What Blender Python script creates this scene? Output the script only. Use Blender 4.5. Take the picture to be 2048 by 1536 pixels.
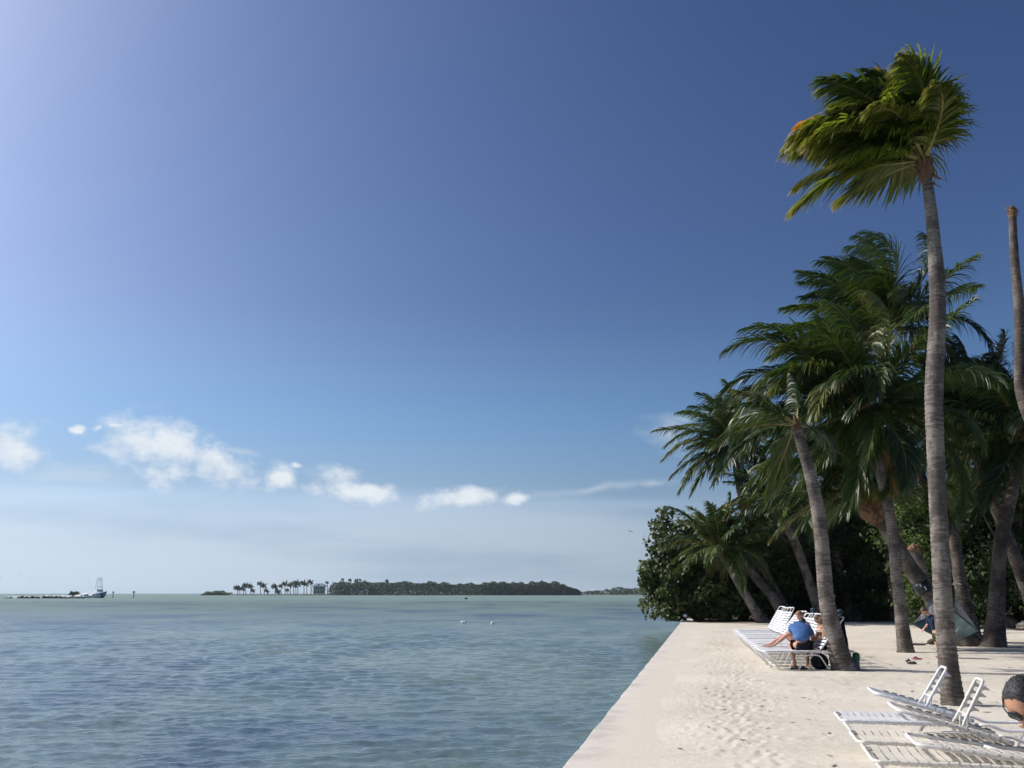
import bpy, math, random
import numpy as np
from mathutils import Vector, Matrix

random.seed(7)
RNG = np.random.default_rng(7)
R = math.radians
SC = bpy.context.scene
COL = SC.collection
for o in list(bpy.data.objects):
    bpy.data.objects.remove(o)

# ------------------------------------------------------------------ camera
FPX = 1750.0
CAMZ = 1.6
PITCH = math.atan((1186.6 - 768) / FPX)
cam = bpy.data.cameras.new('camera')
cam.sensor_width = 36.0
cam.lens = FPX / 2048 * 36.0
cam.clip_start = 0.05
cam.clip_end = 20000
camo = bpy.data.objects.new('camera', cam)
COL.objects.link(camo)
camo.location = (0, 0, CAMZ)
camo.rotation_euler = (math.pi / 2 + PITCH, 0, 0)
SC.camera = camo

# ------------------------------------------------------------------ light
SUN_AZ = -74.0       # degrees, measured from +Y towards +X (negative = left)
SUN_EL = 41.0
SKY_STRENGTH = 0.085
SKY_GAIN, SKY_GAMMA = 0.212, 1.52
HAZE0, HAZE1 = (0.195, 0.278, 0.372), (0.42, 0.48, 0.55)
sun = bpy.data.lights.new('sun', 'SUN')
sun.energy = 3.3
sun.angle = R(0.53)
sun.color = (1.0, 0.965, 0.91)
suno = bpy.data.objects.new('sun', sun)
COL.objects.link(suno)
sd = Vector((math.sin(R(SUN_AZ)) * math.cos(R(SUN_EL)), math.cos(R(SUN_AZ)) * math.cos(R(SUN_EL)), math.sin(R(SUN_EL))))
suno.rotation_euler = (-sd).to_track_quat('-Z', 'Y').to_euler()
suno.location = sd * 60

SC.view_settings.view_transform = 'Standard'
SC.view_settings.look = 'None'
SC.view_settings.exposure = 0.2
SC.view_settings.gamma = 1.0
SC.view_settings.use_curve_mapping = False
SC.render.engine = 'CYCLES'
SC.cycles.use_denoising = True
SC.cycles.max_bounces = 8
SC.cycles.transparent_max_bounces = 8
SC.cycles.caustics_reflective = False
SC.cycles.caustics_refractive = False


# pixel of the 2048 wide photograph -> ray, ground point, point at a distance
def ray(px, py):
    cx = (px - 1024) / FPX
    cy = (768 - py) / FPX
    c, s = math.cos(PITCH), math.sin(PITCH)
    return Vector((cx, c - cy * s, s + cy * c))


def G(px, py, z=0.0):
    d = ray(px, py)
    return Vector((0, 0, CAMZ)) + d * ((z - CAMZ) / d.z)


def P(px, py, Y):
    d = ray(px, py)
    return Vector((0, 0, CAMZ)) + d * (Y / d.y)


def mpp(Y, z=1.6):
    """metres per photograph pixel at distance Y and height z"""
    return (Y * math.cos(PITCH) + (z - CAMZ) * math.sin(PITCH)) / FPX


# ------------------------------------------------------------------ world
def build_world():
    w = bpy.data.worlds.new('World')
    SC.world = w
    w.use_nodes = True
    nt = w.node_tree
    N, Lk = nt.nodes, nt.links
    N.clear()
    out = N.new('ShaderNodeOutputWorld')
    bg = N.new('ShaderNodeBackground')
    bg.inputs['Strength'].default_value = SKY_STRENGTH
    Lk.new(bg.outputs[0], out.inputs[0])
    sky = N.new('ShaderNodeTexSky')
    sky.sky_type = 'NISHITA'
    sky.sun_disc = False
    sky.sun_elevation = R(SUN_EL)
    sky.sun_rotation = R(SUN_AZ)
    sky.altitude = 0
    sky.air_density = 1.0
    sky.dust_density = 3.2
    sky.ozone_density = 2.2
    tint = N.new('ShaderNodeMix'); tint.data_type = 'RGBA'; tint.blend_type = 'MULTIPLY'
    tint.inputs['Factor'].default_value = 1.0
    tint.inputs[7].default_value = (4.25, 4.5, 5.05, 1)
    # the camera's tone response deepens the blue away from the sun
    pre = N.new('ShaderNodeMix'); pre.data_type = 'RGBA'; pre.blend_type = 'MULTIPLY'
    pre.inputs['Factor'].default_value = 1.0
    pre.inputs[7].default_value = (SKY_GAIN,) * 3 + (1,)
    Lk.new(sky.outputs[0], pre.inputs[6])
    gm = N.new('ShaderNodeGamma'); gm.inputs['Gamma'].default_value = SKY_GAMMA
    Lk.new(pre.outputs[2], gm.inputs[0])
    Lk.new(gm.outputs[0], tint.inputs[6])
    # directions -> azimuth / elevation
    tc = N.new('ShaderNodeTexCoord')
    nrm = N.new('ShaderNodeVectorMath'); nrm.operation = 'NORMALIZE'
    Lk.new(tc.outputs['Generated'], nrm.inputs[0])
    sep = N.new('ShaderNodeSeparateXYZ'); Lk.new(nrm.outputs[0], sep.inputs[0])

    def math_(op, a, b=None, clamp=False):
        n = N.new('ShaderNodeMath'); n.operation = op; n.use_clamp = clamp
        for i, v in enumerate((a, b)):
            if v is None: continue
            if isinstance(v, (int, float)): n.inputs[i].default_value = v
            else: Lk.new(v, n.inputs[i])
        return n.outputs[0]
    az = math_('ARCTAN2', sep.outputs[0], sep.outputs[1])
    el = math_('ARCSINE', sep.outputs[2])

    def noise(scale, detail, rough, vscale):
        m = N.new('ShaderNodeMapping'); m.inputs['Scale'].default_value = vscale
        Lk.new(nrm.outputs[0], m.inputs[0])
        n = N.new('ShaderNodeTexNoise'); n.inputs['Scale'].default_value = scale
        n.inputs['Detail'].default_value = detail; n.inputs['Roughness'].default_value = rough
        Lk.new(m.outputs[0], n.inputs['Vector'])
        return n
    n1 = noise(26, 9, 0.62, (1, 1, 1.5))
    n2 = noise(7, 5, 0.55, (1, 1, 5.0))
    n3 = noise(3.0, 4, 0.5, (1, 1, 7.0))
    warp = noise(16, 4, 0.5, (1, 1, 1.3))
    cmb = N.new('ShaderNodeCombineXYZ'); Lk.new(az, cmb.inputs[0]); Lk.new(el, cmb.inputs[1])
    wv = N.new('ShaderNodeVectorMath'); wv.operation = 'SUBTRACT'
    Lk.new(warp.outputs['Color'], wv.inputs[0]); wv.inputs[1].default_value = (0.5, 0.5, 0.5)
    ws = N.new('ShaderNodeVectorMath'); ws.operation = 'MULTIPLY'
    Lk.new(wv.outputs[0], ws.inputs[0]); ws.inputs[1].default_value = (0.07, 0.03, 0)
    wa = N.new('ShaderNodeVectorMath'); wa.operation = 'ADD'
    Lk.new(cmb.outputs[0], wa.inputs[0]); Lk.new(ws.outputs[0], wa.inputs[1])

    def blobs(lst):
        acc = None
        for cx, cy, rx, ry, rot in lst:
            d = ray(cx, cy).normalized()
            a0, e0 = math.atan2(d.x, d.y), math.asin(d.z)
            sub = N.new('ShaderNodeVectorMath'); sub.operation = 'SUBTRACT'
            Lk.new(wa.outputs[0], sub.inputs[0]); sub.inputs[1].default_value = (a0, e0, 0)
            m = N.new('ShaderNodeMapping'); m.vector_type = 'TEXTURE'
            m.inputs['Rotation'].default_value = (0, 0, R(rot))
            m.inputs['Scale'].default_value = (rx / FPX, ry / FPX, 1)
            Lk.new(sub.outputs[0], m.inputs[0])
            ln = N.new('ShaderNodeVectorMath'); ln.operation = 'LENGTH'
            sq = N.new('ShaderNodeVectorMath'); sq.operation = 'MULTIPLY'
            Lk.new(m.outputs[0], sq.inputs[0]); sq.inputs[1].default_value = (1, 1, 0)
            Lk.new(sq.outputs[0], ln.inputs[0])
            v = math_('SUBTRACT', 1.0, ln.outputs['Value'])
            acc = v if acc is None else math_('MAXIMUM', acc, v)
        return acc
    cum = [(0, 890, 95, 62, 0), (265, 885, 90, 62, -4), (335, 900, 100, 78, -10), (420, 932, 105, 46, -12), (553, 955, 58, 30, -8),
           (690, 968, 92, 44, -6), (745, 985, 60, 30, 0), (920, 992, 100, 26, 2), (1035, 1000, 45, 15, 0),
           (155, 850, 18, 11, 0), (200, 847, 15, 8, 0), (242, 848, 24, 8, 0), (590, 935, 18, 8, 0),
           (-260, 930, 150, 50, 4), (-560, 960, 120, 40, 0), (2350, 980, 120, 28, 0), (2700, 930, 140, 40, 3)]
    wisp = [(130, 955, 150, 30, 0), (470, 905, 60, 16, -6), (1200, 975, 150, 20, 7), (1310, 962, 80, 12, 5),
            (1350, 862, 70, 48, 15), (1380, 830, 50, 18, 10), (-500, 900, 200, 30, 0), (2500, 900, 160, 24, 0)]

    def ss(v, lo, hi):
        n = N.new('ShaderNodeMapRange'); n.interpolation_type = 'SMOOTHSTEP'
        Lk.new(v, n.inputs['Value']); n.inputs['From Min'].default_value = lo; n.inputs['From Max'].default_value = hi
        return n.outputs[0]
    cd = math_('ADD', blobs(cum), math_('MULTIPLY', math_('SUBTRACT', n1.outputs['Fac'], 0.5), 1.9))
    cden = ss(cd, 0.04, 0.92)
    wd = math_('ADD', blobs(wisp), math_('MULTIPLY', math_('SUBTRACT', n2.outputs['Fac'], 0.5), 2.2))
    wden = math_('MULTIPLY', ss(wd, 0.1, 1.1), 0.42)
    # thin stratus veil between 2 and 6 degrees up, all the way round
    up = ss(el, 0.122, 0.092)
    dn = ss(el, 0.0, 0.06)
    vz = math_('MULTIPLY', math_('MULTIPLY', up, ss(n3.outputs['Fac'], 0.26, 0.62)), 0.42)
    veil = math_('ADD', vz, math_('MULTIPLY', ss(el, 0.34, 0.02), 0.95), True)
    den = math_('MAXIMUM', math_('MAXIMUM', cden, wden), 0.0, True)
    mixv = N.new('ShaderNodeMix'); mixv.data_type = 'RGBA'
    Lk.new(veil, mixv.inputs['Factor']); Lk.new(tint.outputs[2], mixv.inputs[6])
    # sea haze: brighter towards the sun
    dt = N.new('ShaderNodeVectorMath'); dt.operation = 'DOT_PRODUCT'
    Lk.new(nrm.outputs[0], dt.inputs[0]); dt.inputs[1].default_value = tuple(sd)
    hz = N.new('ShaderNodeMapRange'); hz.inputs['From Min'].default_value = -0.3; hz.inputs['From Max'].default_value = 0.8
    Lk.new(dt.outputs['Value'], hz.inputs['Value'])
    hc = N.new('ShaderNodeMix'); hc.data_type = 'RGBA'
    Lk.new(hz.outputs[0], hc.inputs['Factor'])
    hc.inputs[6].default_value = tuple((a - 0.3 * b) / SKY_STRENGTH for a, b in zip(HAZE0, HAZE1)) + (1,)
    hc.inputs[7].default_value = tuple((a + 0.8 * b) / SKY_STRENGTH for a, b in zip(HAZE0, HAZE1)) + (1,)
    hb = N.new('ShaderNodeMix'); hb.data_type = 'RGBA'; hb.blend_type = 'MULTIPLY'
    Lk.new(ss(el, 0.04, 0.22), hb.inputs['Factor']); Lk.new(hc.outputs[2], hb.inputs[6]); hb.inputs[7].default_value = (0.52, 0.84, 1.18, 1)
    # the stratus streaks are whiter than the haze between them
    hw = N.new('ShaderNodeMix'); hw.data_type = 'RGBA'; hw.blend_type = 'ADD'
    Lk.new(vz, hw.inputs['Factor']); Lk.new(hb.outputs[2], hw.inputs[6]); hw.inputs[7].default_value = tuple(c / SKY_STRENGTH for c in (0.26, 0.22, 0.18)) + (1,)
    Lk.new(hw.outputs[2], mixv.inputs[7])
    mix = N.new('ShaderNodeMix'); mix.data_type = 'RGBA'
    Lk.new(math_('MULTIPLY', den, 0.86), mix.inputs['Factor']); Lk.new(mixv.outputs[2], mix.inputs[6])
    # cloud shade: tops white, a little greyer in the thick low parts
    cr = N.new('ShaderNodeMix'); cr.data_type = 'RGBA'
    Lk.new(ss(n1.outputs['Fac'], 0.35, 0.65), cr.inputs['Factor'])
    cr.inputs[6].default_value = tuple(c / SKY_STRENGTH for c in (0.60, 0.67, 0.74)) + (1,)
    cr.inputs[7].default_value = tuple(c / SKY_STRENGTH for c in (0.76, 0.79, 0.82)) + (1,)
    Lk.new(cr.outputs[2], mix.inputs[7])
    Lk.new(mix.outputs[2], bg.inputs['Color'])


build_world()


# ------------------------------------------------------------------ materials
def new_mat(name):
    m = bpy.data.materials.new(name)
    m.use_nodes = True
    nt = m.node_tree
    return m, nt.nodes, nt.links, nt.nodes['Principled BSDF']


def ramp(N, stops):
    r = N.new('ShaderNodeValToRGB')
    e = r.color_ramp.elements
    while len(e) < len(stops): e.new(0.5)
    for i, (p, c) in enumerate(stops):
        e[i].position = p
        e[i].color = tuple(c) + (1,)
    return r


def simple(name, col, rough=0.6, var=0.15, scale=8.0, bump=0.0, bscale=40, spec=0.4, metal=0.0, trans=0.0):
    m, N, L, b = new_mat(name)
    tc = N.new('ShaderNodeTexCoord')
    n = N.new('ShaderNodeTexNoise'); n.inputs['Scale'].default_value = scale; n.inputs['Detail'].default_value = 5
    L.new(tc.outputs['Object'], n.inputs['Vector'])
    lo = tuple(c * (1 - var) for c in col); hi = tuple(min(1, c * (1 + var)) for c in col)
    r = ramp(N, [(0.3, lo), (0.7, hi)])
    L.new(n.outputs['Fac'], r.inputs[0]); L.new(r.outputs[0], b.inputs['Base Color'])
    b.inputs['Roughness'].default_value = rough
    b.inputs['Specular IOR Level'].default_value = spec
    b.inputs['Metallic'].default_value = metal
    if bump:
        n2 = N.new('ShaderNodeTexNoise'); n2.inputs['Scale'].default_value = bscale; n2.inputs['Detail'].default_value = 6
        L.new(tc.outputs['Object'], n2.inputs['Vector'])
        bp = N.new('ShaderNodeBump'); bp.inputs['Strength'].default_value = bump; bp.inputs['Distance'].default_value = 0.02
        L.new(n2.outputs['Fac'], bp.inputs['Height']); L.new(bp.outputs[0], b.inputs['Normal'])
    return m


def leaf_mat(name, col, col2, tip=None, rough=0.42, spec=0.5, transl=0.25, vary=0.35, use_uv=True):
    """leaf: colour varies from leaf to leaf, light shines through"""
    m, N, L, b = new_mat(name)
    oi = N.new('ShaderNodeObjectInfo')
    geo = N.new('ShaderNodeNewGeometry')
    tc = N.new('ShaderNodeTexCoord')
    n = N.new('ShaderNodeTexNoise'); n.inputs['Scale'].default_value = 1.3; n.inputs['Detail'].default_value = 3
    L.new(tc.outputs['Object'], n.inputs['Vector'])
    ad = N.new('ShaderNodeMath'); ad.operation = 'ADD'
    L.new(n.outputs['Fac'], ad.inputs[0])
    mu = N.new('ShaderNodeMath'); mu.operation = 'MULTIPLY_ADD'
    L.new(geo.outputs['Random Per Island'], mu.inputs[0]); mu.inputs[1].default_value = vary; mu.inputs[2].default_value = -vary / 2
    L.new(mu.outputs[0], ad.inputs[1])
    ad2 = N.new('ShaderNodeMath'); ad2.operation = 'MULTIPLY_ADD'
    L.new(oi.outputs['Random'], ad2.inputs[0]); ad2.inputs[1].default_value = 0.4; ad2.inputs[2].default_value = -0.2
    ad3 = N.new('ShaderNodeMath'); ad3.operation = 'ADD'; ad3.use_clamp = True
    L.new(ad.outputs[0], ad3.inputs[0]); L.new(ad2.outputs[0], ad3.inputs[1])
    r = ramp(N, [(0.25, col), (0.75, col2)])
    L.new(ad3.outputs[0], r.inputs[0])
    colout = r.outputs[0]
    if tip:
        uv = N.new('ShaderNodeUVMap')
        sp = N.new('ShaderNodeSeparateXYZ'); L.new(uv.outputs[0], sp.inputs[0])
        mr = N.new('ShaderNodeMapRange'); mr.interpolation_type = 'SMOOTHSTEP'
        mr.inputs['From Min'].default_value = tip[1]; mr.inputs['From Max'].default_value = tip[2]
        sm = N.new('ShaderNodeMath'); sm.operation = 'MULTIPLY_ADD'
        L.new(sp.outputs[0], sm.inputs[0]); sm.inputs[1].default_value = 0.5
        hv = N.new('ShaderNodeMath'); hv.operation = 'MULTIPLY'; L.new(sp.outputs[1], hv.inputs[0]); hv.inputs[1].default_value = 0.6
        L.new(hv.outputs[0], sm.inputs[2])
        L.new(sm.outputs[0], mr.inputs['Value'])
        mx = N.new('ShaderNodeMix'); mx.data_type = 'RGBA'
        L.new(mr.outputs[0], mx.inputs['Factor']); L.new(r.outputs[0], mx.inputs[6]); mx.inputs[7].default_value = tuple(tip[0]) + (1,)
        colout = mx.outputs[2]
    L.new(colout, b.inputs['Base Color'])
    b.inputs['Roughness'].default_value = rough
    b.inputs['Specular IOR Level'].default_value = spec
    tr = N.new('ShaderNodeBsdfTranslucent')
    hs = N.new('ShaderNodeHueSaturation'); hs.inputs['Value'].default_value = 1.5; hs.inputs['Saturation'].default_value = 1.1
    L.new(colout, hs.inputs['Color']); L.new(hs.outputs[0], tr.inputs['Color'])
    ms = N.new('ShaderNodeMixShader'); ms.inputs[0].default_value = transl
    L.new(b.outputs[0], ms.inputs[1]); L.new(tr.outputs[0], ms.inputs[2])
    L.new(ms.outputs[0], N['Material Output'].inputs['Surface'])
    return m


def trunk_mat(name, c1, c2, c3):
    m, N, L, b = new_mat(name)
    uv = N.new('ShaderNodeUVMap')                   # u within each ring, v metres up the trunk
    tc = N.new('ShaderNodeTexCoord')
    sp = N.new('ShaderNodeSeparateXYZ'); L.new(uv.outputs[0], sp.inputs[0])
    n1 = N.new('ShaderNodeTexNoise'); n1.inputs['Scale'].default_value = 2.2; n1.inputs['Detail'].default_value = 6
    L.new(tc.outputs['Object'], n1.inputs['Vector'])
    mp = N.new('ShaderNodeMapping'); mp.inputs['Scale'].default_value = (5, 5, 34)
    L.new(tc.outputs['Object'], mp.inputs[0])
    n2 = N.new('ShaderNodeTexNoise'); n2.inputs['Scale'].default_value = 1.0; n2.inputs['Detail'].default_value = 5; n2.inputs['Roughness'].default_value = 0.65
    L.new(mp.outputs[0], n2.inputs['Vector'])
    mp3 = N.new('ShaderNodeMapping'); mp3.inputs['Scale'].default_value = (24, 24, 5)
    L.new(tc.outputs['Object'], mp3.inputs[0])
    n3 = N.new('ShaderNodeTexNoise'); n3.inputs['Scale'].default_value = 1.0; n3.inputs['Detail'].default_value = 4
    L.new(mp3.outputs[0], n3.inputs['Vector'])
    a = N.new('ShaderNodeMath'); a.operation = 'MULTIPLY_ADD'; L.new(n2.outputs['Fac'], a.inputs[0]); a.inputs[1].default_value = 0.55
    L.new(n1.outputs['Fac'], a.inputs[2])
    a2 = N.new('ShaderNodeMath'); a2.operation = 'MULTIPLY_ADD'; L.new(n3.outputs['Fac'], a2.inputs[0]); a2.inputs[1].default_value = 0.3
    L.new(a.outputs[0], a2.inputs[2])
    r = ramp(N, [(0.72, c1), (0.92, c2), (1.08, c3)])
    L.new(a2.outputs[0], r.inputs[0])
    # dark line of each leaf scar
    sc = N.new('ShaderNodeMapRange'); sc.interpolation_type = 'SMOOTHSTEP'
    sc.inputs['From Min'].default_value = 0.05; sc.inputs['From Max'].default_value = 0.32
    sc.inputs['To Min'].default_value = 0.62; sc.inputs['To Max'].default_value = 0.0
    L.new(sp.outputs[0], sc.inputs['Value'])
    mx = N.new('ShaderNodeMix'); mx.data_type = 'RGBA'
    L.new(sc.outputs[0], mx.inputs['Factor']); L.new(r.outputs[0], mx.inputs[6]); mx.inputs[7].default_value = tuple(c * 0.45 for c in c1) + (1,)
    L.new(mx.outputs[2], b.inputs['Base Color'])
    b.inputs['Roughness'].default_value = 0.85
    b.inputs['Specular IOR Level'].default_value = 0.25
    bp = N.new('ShaderNodeBump'); bp.inputs['Strength'].default_value = 0.6; bp.inputs['Distance'].default_value = 0.02
    L.new(a2.outputs[0], bp.inputs['Height']); L.new(bp.outputs[0], b.inputs['Normal'])
    return m


M = {}
M['trunk'] = trunk_mat('trunk_grey', (0.062, 0.052, 0.045), (0.118, 0.102, 0.088), (0.21, 0.185, 0.16))
M['trunk_dark'] = trunk_mat('trunk_brown', (0.045, 0.037, 0.032), (0.085, 0.070, 0.060), (0.15, 0.125, 0.105))
M['boot'] = simple('palm_boot', (0.17, 0.10, 0.06), 0.9, 0.45, 9, 0.8, 45, 0.2)
M['rachis'] = simple('palm_rachis', (0.20, 0.17, 0.045), 0.5, 0.3, 4)
M['rachis_dry'] = simple('palm_rachis_dry', (0.28, 0.17, 0.07), 0.7, 0.3, 4)
M['fr_green'] = leaf_mat('frond_green', (0.032, 0.058, 0.010), (0.074, 0.110, 0.020))
M['fr_dark'] = leaf_mat('frond_dark', (0.018, 0.038, 0.010), (0.044, 0.074, 0.017))
M['fr_olive'] = leaf_mat('frond_olive', (0.050, 0.068, 0.014), (0.105, 0.120, 0.026), ((0.17, 0.15, 0.04), 0.74, 1.15))
M['fr_lime'] = leaf_mat('frond_lime', (0.080, 0.115, 0.016), (0.15, 0.18, 0.026), ((0.24, 0.21, 0.045), 0.7, 1.1), transl=0.42)
M['fr_gold'] = leaf_mat('frond_gold', (0.24, 0.16, 0.025), (0.46, 0.29, 0.04), ((0.50, 0.25, 0.04), 0.5, 0.9), transl=0.35)
M['fr_dry'] = leaf_mat('frond_dry', (0.15, 0.09, 0.04), (0.27, 0.18, 0.09), rough=0.7, spec=0.2)
M['sea_grape'] = leaf_mat('sea_grape_leaf', (0.030, 0.052, 0.012), (0.085, 0.110, 0.028), vary=0.55, rough=0.5, spec=0.35)
M['broad'] = leaf_mat('broad_leaf', (0.018, 0.032, 0.010), (0.048, 0.068, 0.018), vary=0.5, rough=0.6, spec=0.25)
M['broad_lime'] = leaf_mat('broad_leaf_light', (0.035, 0.060, 0.012), (0.085, 0.13, 0.026), vary=0.6, rough=0.6, spec=0.25)
M['mangrove'] = leaf_mat('mangrove_leaf', (0.030, 0.050, 0.020), (0.055, 0.084, 0.034), vary=0.25, rough=0.6)
M['far_palm'] = simple('far_palm_leaf', (0.045, 0.058, 0.040), 0.7, 0.3, 0.5)
M['far_trunk'] = simple('far_trunk', (0.12, 0.11, 0.10), 0.9, 0.2, 0.5)
M['bark'] = simple('tree_bark', (0.10, 0.08, 0.06), 0.9, 0.3, 6, 0.5, 30, 0.2)
M['white'] = simple('white_paint', (0.70, 0.70, 0.70), 0.38, 0.05, 6, 0, 40, 0.5)
M['strap'] = simple('white_vinyl', (0.64, 0.65, 0.66), 0.45, 0.06, 7, 0.15, 60, 0.45)
M['strap_cream'] = simple('cream_vinyl', (0.64, 0.60, 0.52), 0.5, 0.10, 5, 0.2, 60, 0.4)
M['frame_cream'] = simple('cream_paint', (0.68, 0.66, 0.61), 0.42, 0.08, 6)
M['skin'] = simple('skin_tan', (0.50, 0.27, 0.18), 0.55, 0.10, 9)
M['skin_pale'] = simple('skin_pale', (0.60, 0.36, 0.28), 0.55, 0.10, 9)
M['skin_brown'] = simple('skin_brown', (0.42, 0.22, 0.135), 0.5, 0.12, 14, 0.15, 120)
M['blue_shirt'] = simple('blue_cotton', (0.075, 0.16, 0.36), 0.9, 0.12, 10, 0.5, 18, 0.1)
M['navy'] = simple('navy_cotton', (0.020, 0.032, 0.075), 0.9, 0.2, 10, 0.5, 20, 0.1)
M['black'] = simple('black_cotton', (0.014, 0.015, 0.020), 0.85, 0.3, 10, 0.4, 20, 0.15)
M['olive'] = simple('olive_cotton', (0.085, 0.082, 0.045), 0.9, 0.2, 10, 0.4, 20, 0.1)
M['pink_cloth'] = simple('pink_cotton', (0.66, 0.42, 0.38), 0.9, 0.08, 10, 0.4, 20, 0.1)
M['cream_cloth'] = simple('cream_cotton', (0.72, 0.62, 0.50), 0.9, 0.08, 10)
M['white_cloth'] = simple('white_cotton', (0.62, 0.63, 0.64), 0.9, 0.06, 8, 0.5, 14, 0.1)
M['hair_black'] = simple('black_hair', (0.019, 0.018, 0.019), 0.5, 0.8, 70, 0.3, 120, 0.4)
M['hair_brown'] = simple('brown_hair', (0.10, 0.055, 0.03), 0.5, 0.4, 40, 0.5, 90, 0.4)
M['hair_dark'] = simple('dark_hair', (0.03, 0.02, 0.016), 0.5, 0.4, 40, 0.5, 90, 0.4)
M['hair_fair'] = simple('fair_hair', (0.26, 0.14, 0.07), 0.5, 0.4, 40, 0.5, 90, 0.4)
M['lens'] = simple('dark_lens', (0.012, 0.012, 0.014), 0.12, 0.1, 5, 0, 40, 0.6)
M['lip'] = simple('lip', (0.36, 0.17, 0.125), 0.5, 0.1)
M['teal_cloth'] = simple('teal_cap_cloth', (0.045, 0.065, 0.08), 0.9, 0.7, 60, 0, 40, 0.1)
M['green_plastic'] = simple('green_plastic', (0.02, 0.10, 0.045), 0.4, 0.2, 8)
M['grey_plastic'] = simple('grey_plastic', (0.14, 0.16, 0.17), 0.5, 0.2, 8)
M['pink_plastic'] = simple('pink_plastic', (0.42, 0.10, 0.17), 0.5, 0.2, 20)
M['rope'] = simple('white_rope', (0.55, 0.55, 0.52), 0.9, 0.15, 40)
M['wood'] = simple('dark_wood', (0.05, 0.035, 0.025), 0.7, 0.3, 12)
M['hammock'] = simple('hammock_cloth', (0.20, 0.27, 0.23), 0.95, 0.35, 4, 0.5, 14, 0.1)
M['pillow'] = simple('hammock_pillow', (0.36, 0.47, 0.43), 0.95, 0.15, 8, 0.3, 12, 0.1)
M['rock'] = simple('coral_rock', (0.22, 0.20, 0.17), 0.95, 0.5, 5, 1.0, 14, 0.2)
M['dark_rock'] = simple('breakwater_rock', (0.075, 0.078, 0.075), 0.9, 0.4, 0.8, 0.8, 4, 0.2)
M['band'] = simple('black_band', (0.016, 0.018, 0.026), 0.35, 0.3, 10)
M['litter'] = simple('leaf_litter', (0.13, 0.10, 0.075), 0.95, 0.4, 8)
M['hull_blue'] = simple('hull_blue', (0.045, 0.12, 0.25), 0.3, 0.1, 0.5)
M['hull_dark'] = simple('hull_bottom', (0.015, 0.025, 0.05), 0.4, 0.1, 0.5)
M['boat_white'] = simple('boat_white', (0.80, 0.82, 0.84), 0.35, 0.05, 0.5)
M['boat_glass'] = simple('boat_glass', (0.03, 0.04, 0.05), 0.15, 0.1, 0.5)
M['metal'] = simple('grey_metal', (0.45, 0.47, 0.48), 0.4, 0.1, 2, 0, 40, 0.5, 0.6)
M['foam'] = simple('sea_foam', (0.80, 0.82, 0.83), 0.9, 0.1, 0.6, 0.5, 3, 0.2)
M['house_wall'] = simple('house_wall', (0.52, 0.52, 0.50), 0.8, 0.08, 0.5)
M['house_roof'] = simple('house_roof', (0.16, 0.22, 0.28), 0.6, 0.1, 0.5)
M['house_glass'] = simple('house_glass', (0.05, 0.07, 0.09), 0.2, 0.1, 0.5)
M['marsh'] = simple('spit_ground', (0.13, 0.135, 0.085), 0.95, 0.3, 0.05)
M['pile'] = simple('marker_pile', (0.07, 0.06, 0.055), 0.9, 0.3, 2)
M['marker_sign'] = simple('marker_board', (0.06, 0.12, 0.09), 0.7, 0.15, 2)
M['buoy'] = simple('white_buoy', (0.78, 0.79, 0.78), 0.5, 0.08, 6)
M['dark'] = simple('black_plastic', (0.014, 0.014, 0.015), 0.5, 0.3, 6)
M['bird'] = simple('grey_feather', (0.11, 0.105, 0.10), 0.9, 0.3, 4)


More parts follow.
